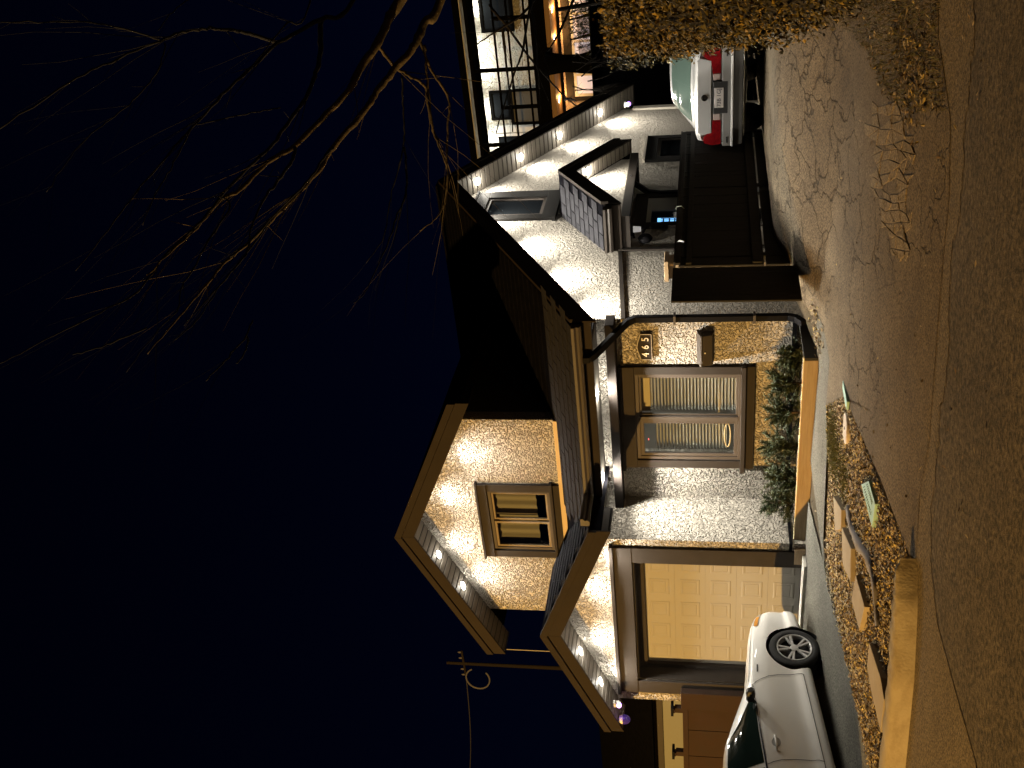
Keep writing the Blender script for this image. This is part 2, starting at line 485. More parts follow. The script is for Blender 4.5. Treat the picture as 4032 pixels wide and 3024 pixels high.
# ------------------------------------------------------------------ the house
house = thing('house', 'beige stucco house with dark trim and gables lit by eave lights', 'house', (-7.0, 12.13, 0))
GXW, BXW, WY, GY = -9.965, -7.0, 12.13, 11.2     # garage side wall, gable end wall, window wall, garage front

LIGHT_SPOTS = []
class Gable:
    """roof with a gable end: T maps (u across, v out of the wall, z)"""
    def __init__(s, T, u0, uc, u1, zr, slope, vf, vb, so=0.28, th=0.16):
        s.T, s.u0, s.uc, s.u1, s.zr, s.sl, s.vf, s.vb, s.so, s.th = T, u0, uc, u1, zr, slope, vf, vb, so, th
    def z(s, u): return s.zr - s.sl * abs(u - s.uc)
    def slabs(s, name, material, parent, lift=0.0):
        for a, b in ((s.u0, s.uc), (s.uc, s.u1)):
            p = [s.T(a, s.vf, s.z(a) + lift), s.T(b, s.vf, s.z(b) + lift), s.T(b, s.vf, s.z(b) - s.th), s.T(a, s.vf, s.z(a) - s.th)]
            vec = Vector(s.T(a, s.vb, 0)) - Vector(s.T(a, s.vf, 0))
            MB().prism(p, vec).build(name, material, parent)
    def fascia(s, parent, h=0.27, material=None, cap=0.10):
        for a, b in ((s.u0, s.uc), (s.uc, s.u1)):
            for (lo, hi, v0, v1) in ((-h, -cap, s.vf, s.vf + 0.025), (-cap + 0.004, 0.012, s.vf, s.vf + 0.05)):
                a2, b2 = (a, b)
                p = [s.T(a2, v0, s.z(a2) + lo), s.T(b2, v0, s.z(b2) + lo), s.T(b2, v0, s.z(b2) + hi), s.T(a2, v0, s.z(a2) + hi)]
                vec = Vector(s.T(0, v1, 0)) - Vector(s.T(0, v0, 0))
                MB().prism(p, vec).build('fascia', material or FASCIA, parent, bevel=0.004)
            # closing end of the rake at the eave
        for u, d in ((s.u0, 1), (s.u1, -1)):
            if s is not G_gar and s is not G_dor and u == s.u0: continue
            p = [s.T(u, -0.02, s.z(u) - s.so), s.T(u, s.vf, s.z(u) - s.so), s.T(u, s.vf, s.z(u) - s.th + 0.01), s.T(u, -0.02, s.z(u) - s.th + 0.01)]
            vec = Vector(s.T(u + 0.03 * d, 0, 0)) - Vector(s.T(u, 0, 0))
            MB().prism(p, vec).build('eave_return', material or FASCIA, parent)
    def soffit(s, parent, pitch=0.115, sides=(0, 1), umin=0.06):
        for side in sides:
            a, b = ((s.u0, s.uc), (s.u1, s.uc))[side]
            if s is G_end and side == 0: a = 12.10
            L = abs(b - a); n = max(3, int(round(L * math.hypot(1, s.sl) / pitch)))
            sg = 1 if b > a else -1
            d = L / n
            me = None
            for k in range(n):
                ua = a + sg * d * k; ub = a + sg * (d * (k + 1) - 0.026)
                p = [s.T(ua, -0.01, s.z(ua) - s.so), s.T(ub, -0.01, s.z(ub) - s.so), s.T(ub, -0.01, s.z(ub) - s.so + 0.012), s.T(ua, -0.01, s.z(ua) - s.so + 0.012)]
                vec = Vector(s.T(0, s.vf - 0.004, 0)) - Vector(s.T(0, -0.01, 0))
                if me is None:
                    o = MB().prism(p, vec).build('soffit_slat', SOFFIT, parent); me = o.data; p0 = Vector(p[0])
                else:
                    o = bpy.data.objects.new('soffit_slat', me); COL.objects.link(o); o.parent = parent
                    o.location = Vector(p[0]) - p0
            p = [s.T(a, 0, s.z(a) - s.so + 0.016), s.T(b, 0, s.z(b) - s.so + 0.016), s.T(b, 0, s.z(b) - s.so + 0.03), s.T(a, 0, s.z(a) - s.so + 0.03)]
            MB().prism(p, Vector(s.T(0, s.vf, 0)) - Vector(s.T(0, 0, 0))).build('soffit_backing', BLACKM, parent)
    def light(s, parent, u, v, w=1.0):
        sg = -1 if u > s.uc else 1
        p = Vector(s.T(u, v, s.z(u) - s.so))
        up = (Vector(s.T(u, v, s.z(u))) - Vector(s.T(u, v, s.z(u) - 1)))
        du = Vector(s.T(u + 0.1, v, s.z(u + 0.1))) - Vector(s.T(u, v, s.z(u)))
        dv = Vector(s.T(0, 1, 0)) - Vector(s.T(0, 0, 0))
        nrm = du.cross(dv).normalized()
        if nrm.z > 0: nrm = -nrm
        pot_light(parent, p, nrm, w)

def pot_light(parent, p, nrm, w=1.0, color=COOL):
    trim = MB().lathe(p, nrm, [(0.075, -0.002), (0.075, 0.008), (0.055, 0.010), (0.055, 0.0)], 20).build('pot_light', WHITE, parent)
    MB().lathe(p, nrm, [(0.0, 0.006), (0.054, 0.006)], 20).build('light_disc', LEDM, trim)
    l = lamp('pot_lamp', 'AREA', p + nrm * 0.03, POT_W * w, color, parent, shape='DISK', size=0.10, spread=math.radians(128))
    l.rotation_euler = Vector((nrm.x * 0.35, nrm.y * 0.35, nrm.z)).to_track_quat('-Z', 'Y').to_euler()
    lamp('pot_glow', 'POINT', p + nrm * 0.05, POT_W * 0.28 * w, color, parent, shadow_soft_size=0.03)

T_gar = lambda u, v, z: (u, GY - v, z)
T_dor = lambda u, v, z: (u, WY - v, z)
T_end = lambda u, v, z: (BXW + v, u, z)
PORX = -6.48
T_por = lambda u, v, z: (PORX + v, u, z)
G_gar = Gable(T_gar, -13.42, -11.42, -9.42, 3.66, 0.41, 0.45, -2.8)
G_dor = Gable(T_dor, -12.90, -10.47, -8.04, 5.91, 0.469, 0.42, -3.9, so=0.28)
G_end = Gable(T_end, 11.42, 16.0, 20.5, 5.62, 0.58, 0.36, -5.3, so=0.30)
G_por = Gable(T_por, 14.13, 15.37, 16.61, 3.55, 0.62, 0.20, -0.52, so=0.27)
for g in (G_gar, G_dor, G_end, G_por):
    g.slabs('roof', SHING_SHADED, house)
    g.fascia(house, h=g.so + 0.01)
    g.soffit(house)

# walls ----------------------------------------------------------
def wall(mb, name='wall', m=None):
    return mb.build(name, m or STUCCO, house)
TH = 0.2
# garage front around the door opening
OX0, OX1, OZ = -12.765, -10.37, 2.34
GL = -13.22
mb = MB()
mb.box(GL, OX0, GY, GY + TH, -0.35, OZ); mb.box(OX1, GXW, GY, GY + TH, -0.35, OZ)
gp = [(GL, GY, OZ), (GXW, GY, OZ), (GXW, GY, G_gar.z(GXW) - 0.265), (-11.42, GY, 3.66 - 0.265), (GL, GY, G_gar.z(GL) - 0.265)]
mb.prism(gp, (0, TH, 0))
wall(mb)
mb = MB().box(GXW - TH, GXW, GY + TH, WY, -0.35, 2.80); wall(mb)
mb = MB().box(GL, GL + TH, GY + TH, 18.0, -0.35, 2.78); wall(mb)
# window wall with opening
WX0, WX1, WZ0, WZ1 = -9.25, -7.86, 0.83, 2.27
mb = MB()
mb.box(GXW, WX0, WY, WY + TH, -0.2, 2.80); mb.box(WX1, BXW - TH, WY, WY + TH, -0.2, 2.80)
mb.box(WX0, WX1, WY, WY + TH, -0.2, WZ0); mb.box(WX0, WX1, WY, WY + TH, WZ1, 2.80)
wall(mb)
# gable end wall facing the side yard
mb = MB().prism([(BXW, WY, -0.2), (BXW, 20.2, -0.2), (BXW, 20.2, G_end.z(20.2) - 0.285), (BXW, 16, 5.62 - 0.285), (BXW, WY, G_end.z(WY) - 0.285)], (-TH, 0, 0)); wall(mb)
# dormer front wall with window opening, and cheek
DX0, DX1, DZ0, DZ1 = -11.04, -9.91, 3.60, 4.50
DL, DR = -12.35, -8.62
mb = MB()
mb.box(DL, DX0, WY + 0.003, WY + TH, 2.78, DZ1); mb.box(DX1, DR, WY + 0.003, WY + TH, 2.78, DZ1)
mb.box(DX0, DX1, WY + 0.003, WY + TH, 2.78, DZ0)
mb.prism([(DL, WY + 0.003, DZ1), (DR, WY + 0.003, DZ1), (DR, WY + 0.003, G_dor.z(DR) - 0.265), (-10.47, WY + 0.003, 5.91 - 0.265), (DL, WY + 0.003, G_dor.z(DL) - 0.265)], (0, TH - 0.003, 0))
wall(mb)
CHEEK = mat('cheek_siding', (0.05, 0.045, 0.042), 0.8, var=(3, (0.062, 0.056, 0.05), 0.3, 0.7))
for x0, x1 in ((DR - TH, DR), (DL, DL + TH)):
    MB().box(x0, x1, WY + TH, 15.9, 2.8, 4.9).build('dormer_cheek', CHEEK, house)
MB().box(DL, DL + 0.15, WY + TH, 20.2, -0.2, 2.8).build('wall', STUCCO, house)

# front eave: soffit boards, fascia, gutter -----------------------
EZ = G_end.z(11.42)                                        # 2.96
n = 25
me = None
for k in range(n):
    xa = GXW + 0.02 + k * 2.96 / n
    if me is None:
        o = MB().box(xa, xa + 0.112, 11.45, WY, 2.735, 2.747).build('soffit_slat', SOFFIT, house); me = o.data; x_first = xa
    else:
        o = bpy.data.objects.new('soffit_slat', me); COL.objects.link(o); o.parent = house; o.location = (xa - x_first, 0, 0)
MB().box(GXW, BXW + 0.02, 11.45, WY, 2.75, 2.765).build('soffit_backing', BLACKM, house)
MB().box(-9.40, BXW + 0.36, 11.425, 11.45, 2.715, 2.93).build('fascia', FASCIA, house)
def gutter_run(pts, name='gutter'):
    mb = MB()
    prof = [(0, 0.0), (0.075, 0.0), (0.095, 0.03), (0.085, 0.06), (0.115, 0.085), (0.115, 0.12), (0.10, 0.12), (0.0, 0.12)]
    rows = []
    for i, p in enumerate(pts):
        rows.append([Vector(p[0]) + Vector(p[1]) * a + Vector((0, 0, b)) for a, b in prof])
    n = len(prof)
    mb.add([v for r in rows for v in r], [(i * n + j, (i + 1) * n + j, (i + 1) * n + (j + 1) % n, i * n + (j + 1) % n) for i in range(len(rows) - 1) for j in range(n)] + [tuple(range(n))[::-1], tuple(range((len(rows) - 1) * n, len(rows) * n))])
    return mb.build(name, GUTTERM, house)
gz0 = 2.835
gutter_run([((BXW + 0.34, 11.425, gz0), (0, -1, 0)), ((-9.38, 11.425, gz0), (1.0, -1, 0)), ((-9.38, 10.78, gz0), (1, 0, 0))])
# porch eave gutter (left slope)
gutter_run([((BXW + 0.02, 14.10, 2.64), (0, -1, 0)), ((PORX + 0.18, 14.10, 2.64), (0, -1, 0))])
MB().box(BXW, PORX + 0.2, 14.105, 14.13, 2.52, 2.74).build('fascia', FASCIA, house)
MB().box(BXW, PORX + 0.2, 16.61, 16.635, 2.52, 2.74).build('fascia', FASCIA, house)

# shingles: individually where they can be told apart -------------
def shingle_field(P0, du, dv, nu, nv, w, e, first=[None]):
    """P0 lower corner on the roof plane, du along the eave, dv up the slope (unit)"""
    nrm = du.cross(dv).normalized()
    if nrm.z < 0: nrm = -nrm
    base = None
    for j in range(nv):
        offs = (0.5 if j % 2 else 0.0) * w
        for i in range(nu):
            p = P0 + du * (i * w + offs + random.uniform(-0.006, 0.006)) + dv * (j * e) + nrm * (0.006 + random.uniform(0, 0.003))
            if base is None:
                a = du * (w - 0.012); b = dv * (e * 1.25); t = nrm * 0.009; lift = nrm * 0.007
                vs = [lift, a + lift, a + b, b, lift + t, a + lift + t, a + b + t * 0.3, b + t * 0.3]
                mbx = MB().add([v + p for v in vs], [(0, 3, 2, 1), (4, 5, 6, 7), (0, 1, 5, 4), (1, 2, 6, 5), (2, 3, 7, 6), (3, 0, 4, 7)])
                o = mbx.build('shingle', SHING_LIT, house); base = o.data; bp = p
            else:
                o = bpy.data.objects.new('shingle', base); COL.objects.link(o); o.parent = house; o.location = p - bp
sv = Vector((0, 1, 0.58)).normalized()
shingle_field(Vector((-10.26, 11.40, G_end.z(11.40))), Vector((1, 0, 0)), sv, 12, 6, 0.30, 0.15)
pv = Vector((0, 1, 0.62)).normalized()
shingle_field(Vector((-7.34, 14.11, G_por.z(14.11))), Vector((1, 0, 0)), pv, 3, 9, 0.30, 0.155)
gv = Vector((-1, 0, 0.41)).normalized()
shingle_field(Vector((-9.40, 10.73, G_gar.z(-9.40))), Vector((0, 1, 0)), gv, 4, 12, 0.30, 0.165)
# the rest of the dark roof slope: stepped courses
mb = MB()
y = 12.2
while y < 15.9:
    z = G_end.z(y)
    y2 = min(15.98, y + 0.165)
    mb.add([(-12.3, y, z + 0.004), (-6.66, y, z + 0.004), (-6.66, y, z + 0.016), (-12.3, y, z + 0.016), (-12.3, y2, G_end.z(y2) + 0.005), (-6.66, y2, G_end.z(y2) + 0.005)], [(0, 1, 2, 3), (3, 2, 5, 4)])
    y += 0.15
mb.build('roof_courses', SHING_SHADED, house, kind='stuff')
# ridge caps + dormer flashing
MB().bar((-12.3, 16, 5.635), (-6.64, 16, 5.635), 0.26, 0.03).build('ridge_cap', SHING_SHADED, house)
MB().box(DL + 0.5, DR + 0.0, WY - 0.035, WY - 0.002, G_end.z(WY) - 0.02, G_end.z(WY) + 0.055).build('flashing', mat('flashing', (0.42, 0.30, 0.15), 0.5), house)
MB().bar((-9.42, 11.43, 2.99), (-10.15, 12.13, G_gar.z(-10.15) + 0.05), 0.09, 0.012, (0, -0.4, 1)).build('valley_flashing', GUTTERM, house)

# belt ledge ------------------------------------------------------
MB().box(GXW, BXW + 0.06, 11.86, WY, 2.48, 2.60).build('belt_ledge', mat('ledge_paint', (0.012, 0.010, 0.009), 0.8, spec=0.05), house, bevel=0.006)
MB().box(GXW, BXW + 0.012, WY - 0.02, WY, 0.18, 0.235).build('base_trim', BLACKM, house)
MB().box(OX1 + 0.27, GXW + 0.015, GY - 0.015, GY, 0.18, 0.22).build('base_trim', BLACKM, house)
MB().box(GXW, GXW + 0.015, GY, WY - 0.02, 0.18, 0.22).build('base_trim', BLACKM, house)
# drip strip on the gable end wall
p, q = on_x(2453, 1258, BXW), on_x(2441, 985, BXW)
MB().bar((BXW + 0.008, p.y, p.z), (BXW + 0.008, q.y, q.z), 0.014, 0.055).build('drip_strip', TRIM, house)
MB().box(BXW, BXW + 0.03, q.y - 0.05, q.y + 0.02, 0.5, q.z + 0.02).build('corner_board', TRIM, house)
MB().box(BXW, BXW + 0.04, 20.08, 20.22, 0.3, 2.72).build('corner_board', mat('pale_trim', (0.45, 0.42, 0.36), 0.7), house)

# pot lights ------------------------------------------------------
for u in (17.02 - 0.6, 17.43, 18.4, 19.5): G_end.light(house, u, 0.19)
for u in (15.15, 14.15, 13.15, 12.25): G_end.light(house, u, 0.19, 1.5)
for u in (-10.97, -11.61): G_dor.light(house, u - 0.05, 0.21, 0.47)
for u in (-9.95, -9.15): G_dor.light(house, u, 0.21, 0.47)
for u in (-11.98, -12.62): G_gar.light(house, u, 0.22, 0.6)
for u in (-10.85, -10.2): G_gar.light(house, u, 0.22, 0.6)
G_por.light(house, 15.62, 0.11, 1.3)
for x in (-7.92, -9.32): pot_light(house, Vector((x, 11.76, 2.734)), Vector((0, 0, -1)), 2.7)

# windows ---------------------------------------------------------
def frame_rect(mb, x0, x1, z0, z1, w, y0, y1):
    mb.box(x0, x1, y0, y1, z1 - w, z1); mb.box(x0, x1, y0, y1, z0, z0 + w)
    mb.box(x0, x0 + w, y0, y1, z0 + w, z1 - w); mb.box(x1 - w, x1, y0, y1, z0 + w, z1 - w)
# main window
win = MB()
win.box(-9.40, WX0 - 0.02, WY - 0.045, WY, 0.86, 2.27); win.box(WX1 + 0.02, -7.72, WY - 0.045, WY, 0.86, 2.27)
win.box(-9.40, -7.72, WY - 0.055, WY, 2.27, 2.44)
win.box(-9.40, -7.72, WY - 0.045, WY, 0.68, 0.80)
win_o = win.build('window', TRIM, house, bevel=0.005)
MB().box(-9.44, -7.70, WY - 0.085, WY, 2.44, 2.475).build('drip_cap', TRIM, win_o, bevel=0.004)
MB().box(-9.45, -7.70, WY - 0.10, WY + 0.02, 0.80, 0.86).build('sill', TRIM, win_o, bevel=0.006)
fr = MB(); frame_rect(fr, WX0 - 0.02, WX1 + 0.02, WZ0 + 0.01, WZ1, 0.055, WY - 0.02, WY + 0.05); fr.build('frame', SASH, win_o, bevel=0.004)
MX = -8.575
MB().box(MX - 0.035, MX + 0.035, WY - 0.025, WY + 0.05, WZ0 + 0.065, WZ1 - 0.055).build('mullion', SASH, win_o, bevel=0.004)
fr = MB(); frame_rect(fr, WX0 + 0.035, MX - 0.035, WZ0 + 0.065, WZ1 - 0.055, 0.05, WY - 0.008, WY + 0.03); fr.build('sash', SASH, win_o, bevel=0.004)
fr = MB(); frame_rect(fr, MX + 0.035, WX1 - 0.035, WZ0 + 0.065, WZ1 - 0.055, 0.03, WY + 0.005, WY + 0.045); fr.build('sash', SASH, win_o, bevel=0.004)
for a, b in ((WX0 + 0.085, MX - 0.085), (MX + 0.065, WX1 - 0.065)):
    MB().add([(a, WY + 0.02, WZ0 + 0.09), (b, WY + 0.02, WZ0 + 0.09), (b, WY + 0.02, WZ1 - 0.08), (a, WY + 0.02, WZ1 - 0.08)], [(0, 1, 2, 3)]).build('pane', GLASS, win_o)
# blinds: every slat on its own
def blind(x0, x1, z0, z1, nsl, tilt, y):
    base = None
    for k in range(nsl):
        z = z0 + (z1 - z0) * k / (nsl - 1)
        if base is None:
            dy, dz = 0.022 * math.cos(tilt), 0.022 * math.sin(tilt)
            m_ = MB().prism([(x0, y - dy, z - dz), (x0, y + dy, z + dz), (x0, y + dy, z + dz + 0.002), (x0, y - dy, z - dz + 0.002)], (x1 - x0, 0, 0))
            o = m_.build('slat', SLAT, win_o); base = o.data; zb = z
        else:
            o = bpy.data.objects.new('slat', base); COL.objects.link(o); o.parent = win_o; o.location = (0, 0, z - zb)
blind(MX + 0.06, WX1 - 0.06, WZ0 + 0.10, WZ1 - 0.22, 26, 0.55, WY + 0.13)
blind(WX0 + 0.08, MX - 0.06, WZ0 + 0.22, WZ1 - 0.28, 22, 0.5, WY + 0.13)
MB().box(MX + 0.05, WX1 - 0.05, WY + 0.10, WY + 0.16, WZ1 - 0.20, WZ1 - 0.06).build('valance', mat('valance', (0.42, 0.33, 0.20), 0.6), win_o)
# the room behind it
ROOMM = mat('room_wall', (0.13, 0.115, 0.095), 0.9)
rb = MB()
X0, X1, Y0, Y1, Z0, Z1 = WX0 - 0.5, WX1 + 0.6, WY + TH + 0.002, WY + 2.0, 0.35, 2.55
rb.add([(X0, Y1, Z0), (X1, Y1, Z0), (X1, Y1, Z1), (X0, Y1, Z1), (X0, Y0, Z0), (X1, Y0, Z0), (X1, Y0, Z1), (X0, Y0, Z1)], [(0, 1, 2, 3), (0, 3, 7, 4), (1, 5, 6, 2), (3, 2, 6, 7), (0, 4, 5, 1)])
rb.build('room', ROOMM, house)
lamp('room_lamp', 'POINT', (-7.75, WY + 0.95, 2.25), 80, (1.0, 0.96, 0.86), house, shadow_soft_size=0.12)
c = Vector((MX - 0.33, WY + 0.075, WZ0 + 0.20))
dish = MB()
ringp = [(c.x + 0.20 * math.cos(a), c.y + 0.015 * math.sin(a), c.z + 0.04 * math.sin(a)) for a in np.linspace(0, 2 * math.pi, 33)]
dish.tube(ringp, 0.010, 6, caps=False)
tag(dish.build('oval_dish', mat('dish', (0.75, 0.60, 0.42), 0.4), None, smooth=True), 'pale oval dish rim standing behind the left pane of the front window', 'dish')
rl = MB().box(MX - 0.45, MX - 0.425, WY + 0.10, WY + 0.105, WZ1 - 0.16, WZ1 - 0.15)
tag(rl.build('standby_light', mat('red_led', (0.5, 0.02, 0.02), 0.4, emit=((1.0, 0.08, 0.1), 3.0)), None), 'tiny red indicator light behind the top of the left window pane', 'indicator light')
# dormer window
dw = MB()
dw.box(-11.18, DX0 - 0.01, WY - 0.04, WY, 3.57, 4.52); dw.box(DX1 + 0.01, -9.77, WY - 0.04, WY, 3.57, 4.52)
dw.box(-11.18, -9.77, WY - 0.05, WY, 4.52, 4.66); dw.box(-11.18, -9.77, WY - 0.04, WY, 3.43, 3.53)
dw_o = dw.build('window', TRIM, house, bevel=0.005)
MB().box(-11.21, -9.74, WY - 0.075, WY, 4.66, 4.69).build('drip_cap', TRIM, dw_o)
MB().box(-11.22, -9.73, WY - 0.085, WY + 0.02, 3.53, 3.575).build('sill', TRIM, dw_o, bevel=0.005)
TANF = mat('tan_frame', (0.19, 0.15, 0.10), 0.6, spec=0.2)
fr = MB(); frame_rect(fr, DX0 - 0.01, DX1 + 0.01, DZ0 - 0.02, DZ1 + 0.02, 0.05, WY - 0.012, WY + 0.05); fr.build('frame', SASH, dw_o, bevel=0.004)
fr = MB(); frame_rect(fr, DX0 + 0.04, -10.50, DZ0 + 0.03, DZ1 - 0.03, 0.035, WY + 0.002, WY + 0.035); fr.build('sash', TANF, dw_o, bevel=0.003)
fr = MB(); frame_rect(fr, -10.47, DX1 - 0.04, DZ0 + 0.03, DZ1 - 0.03, 0.03, WY + 0.012, WY + 0.045); fr.build('sash', TANF, dw_o, bevel=0.003)
for a, b in ((DX0 + 0.075, -10.535), (-10.44, DX1 - 0.07)):
    MB().add([(a, WY + 0.02, DZ0 + 0.06), (b, WY + 0.02, DZ0 + 0.06), (b, WY + 0.02, DZ1 - 0.06), (a, WY + 0.02, DZ1 - 0.06)], [(0, 1, 2, 3)]).build('pane', GLASS, dw_o)
CURT = mat('curtain', (0.17, 0.15, 0.12), 0.9)
cur = MB(); vs = []
nx = 40
for i in range(nx + 1):
    x = DX0 + (DX1 - DX0) * i / nx
    for z in (DZ0 + 0.22, DZ1): vs.append((x, WY + 0.13 + 0.02 * math.sin(i * 1.1), z))
cur.add(vs, [(2 * i, 2 * i + 2, 2 * i + 3, 2 * i + 1) for i in range(nx)])
cur.build('curtain', CURT, dw_o, smooth=True)
rb = MB(); X0, X1, Y0, Y1, Z0, Z1 = DX0 - 0.3, DX1 + 0.3, WY + TH + 0.002, WY + 1.5, 3.4, 4.7
rb.add([(X0, Y1, Z0), (X1, Y1, Z0), (X1, Y1, Z1), (X0, Y1, Z1), (X0, Y0, Z0), (X1, Y0, Z0), (X1, Y0, Z1), (X0, Y0, Z1)], [(0, 1, 2, 3), (0, 3, 7, 4), (1, 5, 6, 2), (3, 2, 6, 7), (0, 4, 5, 1)])
rb.build('room', ROOMM, house)
# gable end windows (on the wall facing the side yard)
ENDTRIM = mat('window_black_trim', (0.010, 0.0095, 0.009), 0.7, spec=0.1)
def end_window(y0, y1, z0, z1, gy0, gy1, gz0_, gz1, capm, name='window'):
    w = MB(); X = BXW
    w.box(X, X + 0.05, y0, y1, gz1, z1); w.box(X, X + 0.05, y0, y1, z0, gz0_)
    w.box(X, X + 0.05, y0, gy0, gz0_, gz1); w.box(X, X + 0.05, gy1, y1, gz0_, gz1)
    o = w.build(name, ENDTRIM, house, bevel=0.005)
    s_ = MB(); a, b, c, d = gy0, gy1, gz0_, gz1; t = 0.05
    s_.box(X, X + 0.03, a, b, d - t, d); s_.box(X, X + 0.03, a, b, c, c + t); s_.box(X, X + 0.03, a, a + t, c + t, d - t); s_.box(X, X + 0.03, b - t, b, c + t, d - t)
    s_.build('sash', SASH, o)
    MB().box(X, X + 0.012, a + t, b - t, c + t, d - t).build('pane', DARKGLASS, o)
    MB().box(X, X + 0.08, y0 - 0.03, y1 + 0.03, z0 - 0.03, z0 + 0.03).build('sill', ENDTRIM, o)
    MB().box(X, X + 0.07, y0 - 0.02, y1 + 0.02, z1, z1 + 0.03).build('drip_cap', capm, o)
    return o
end_window(15.22, 16.29, 3.66, 5.02, 15.37, 16.05, 3.86, 4.82, ENDTRIM)
end_window(17.44, 18.58, 1.10, 2.36, 17.58, 18.44, 1.25, 2.16, mat('pale_trim', (0.45, 0.42, 0.36), 0.7))

# garage door -----------------------------------------------------
tr = MB()
tr.box(-13.02, OX0, GY - 0.04, GY, 0.0, OZ); tr.box(OX1, -10.095, GY - 0.04, GY, 0.0, OZ)
tr.box(-13.02, -10.095, GY - 0.045, GY, OZ, 2.60)
tro = tr.build('garage_door_surround', TRIM, house, bevel=0.006)
MB().box(-13.05, -10.06, GY - 0.085, GY, 2.60, 2.65).build('drip_cap', TRIM, tro, bevel=0.005)
DY = GY + 0.30
mb = MB()
mb.box(OX0, OX0 + 0.02, GY, DY, 0.0, OZ); mb.box(OX1 - 0.02, OX1, GY, DY, 0.0, OZ); mb.box(OX0 + 0.02, OX1 - 0.02, GY, DY, OZ - 0.02, OZ)
mb.box(OX0 + 0.02, OX0 + 0.09, DY - 0.06, DY, 0.0, OZ - 0.02); mb.box(OX1 - 0.09, OX1 - 0.02, DY - 0.06, DY, 0.0, OZ - 0.02)
mb.box(OX0 + 0.09, OX1 - 0.09, DY - 0.06, DY, 2.20, OZ - 0.02)
mb.build('jamb', TRIM, house)
door = MB().box(OX0 + 0.02, OX1 - 0.02, DY + 0.012, DY + 0.06, 0.0, 2.30).build('garage_door', DOORM, house)
rows, cols = 5, 5
W_, H_ = (OX1 - OX0 - 0.16) / cols, 2.19 / rows
sec = None
for r in range(rows):
    o = MB().box(OX0 + 0.08, OX1 - 0.08, DY - 0.002, DY + 0.012, r * H_ + 0.02, (r + 1) * H_ + 0.0185).build('door_section', DOORM, door, bevel=0.0015)
base = None
for r in range(rows):
    for c in range(cols):
        x = OX0 + 0.08 + c * W_; z = 0.02 + r * H_
        if base is None:
            m_ = MB(); a, b = x + 0.07, x + W_ - 0.07; lo, hi = z + 0.075, z + H_ - 0.075
            def ringv(i, dy): return [(a + i, DY - 0.002 + dy, lo + i), (b - i, DY - 0.002 + dy, lo + i), (b - i, DY - 0.002 + dy, hi - i), (a + i, DY - 0.002 + dy, hi - i)]
            vs = ringv(0, 0) + ringv(0.010, -0.004) + ringv(0.03, -0.004) + ringv(0.050, -0.001) + ringv(0.056, -0.0035)
            fs = [(k * 4 + i, k * 4 + (i + 1) % 4, (k + 1) * 4 + (i + 1) % 4, (k + 1) * 4 + i) for k in range(4) for i in range(4)] + [(16, 17, 18, 19)]
            o = m_.add(vs, fs).build('door_panel', DOORM, door); base = o.data; bx, bz = x, z
        else:
            o = bpy.data.objects.new('door_panel', base); COL.objects.link(o); o.parent = door; o.location = (x - bx, 0, z - bz)
MB().box(OX0 + 0.02, OX1 - 0.02, DY - 0.03, DY + 0.01, 0.012, 0.022).build('door_seal', BLACKM, door)
MB().box(OX0, OX1 + 0.25, GY - 0.28, GY - 0.02, 0.008, 0.045).build('threshold', mat('threshold', (0.62, 0.60, 0.54), 0.7), house)

# downpipe --------------------------------------------------------
dp = [on_y(2310, 1398, 11.50), on_y(2330, 1402, 11.55), on_y(2355, 1385, 11.62), on_y(2480, 1262, 12.02), on_y(2515, 1250, 12.07)]
dp = [Vector((-7.14, 11.36, 2.84)), Vector((-7.14, 11.37, 2.76)), Vector((-7.12, 11.42, 2.70)), Vector((-6.99, 12.02, 2.32)), Vector((-6.97, 12.07, 2.22)), Vector((-6.97, 12.08, 0.30)), Vector((-6.97, 12.04, 0.20)), Vector((-6.97, 11.92, 0.13))]
mb = MB()
for i in range(len(dp) - 1):
    mb.bar(dp[i], dp[i + 1] + (dp[i + 1] - dp[i]).normalized() * 0.012, 0.085, 0.075, (0, 1, 0.15))
mb.build('downpipe', BLACKM, house, bevel=0.008)
for z in (0.7, 1.7): MB().box(-7.03, -6.915, 12.02, 12.135, z, z + 0.03).build('pipe_strap', GUTTERM, house)

# porch -----------------------------------------------------------
mb = MB().prism([(PORX - 0.03, 14.36, 2.52), (PORX - 0.03, 16.38, 2.52), (PORX - 0.03, 16.38, G_por.z(16.38) - 0.26), (PORX - 0.03, 15.37, 3.55 - 0.26), (PORX - 0.03, 14.36, G_por.z(14.36) - 0.26)], (-0.08, 0, 0)); wall(mb)
MB().box(PORX - 0.09, PORX + 0.0, 14.16, 16.58, 2.40, 2.52).build('porch_beam', TRIM, house)
for y in (14.16, 16.44):
    MB().box(BXW, PORX - 0.09, y, y + 0.14, 2.40, 2.52).build('porch_beam', TRIM, house)
MB().box(BXW, PORX, 14.2, 16.6, 2.521, 2.53).build('porch_ceiling', SOFFIT, house)
pp = [on_x(2478, 700, -6.50), on_x(2500, 722, -6.62), on_x(2552, 757, BXW + 0.05), on_x(2600, 762, BXW + 0.05), Vector((BXW + 0.05, 16.25, 0.5))]
pp[4].y = pp[3].y
mb = MB()
for i in range(4): mb.bar(pp[i], pp[i + 1], 0.08, 0.07, (0, 1, 0.2))
mb.build('downpipe', BLACKM, house)
MB().box(BXW, PORX + 0.1, 14.1, 16.7, 0.0, 0.42).build('porch_step', CONC, house)
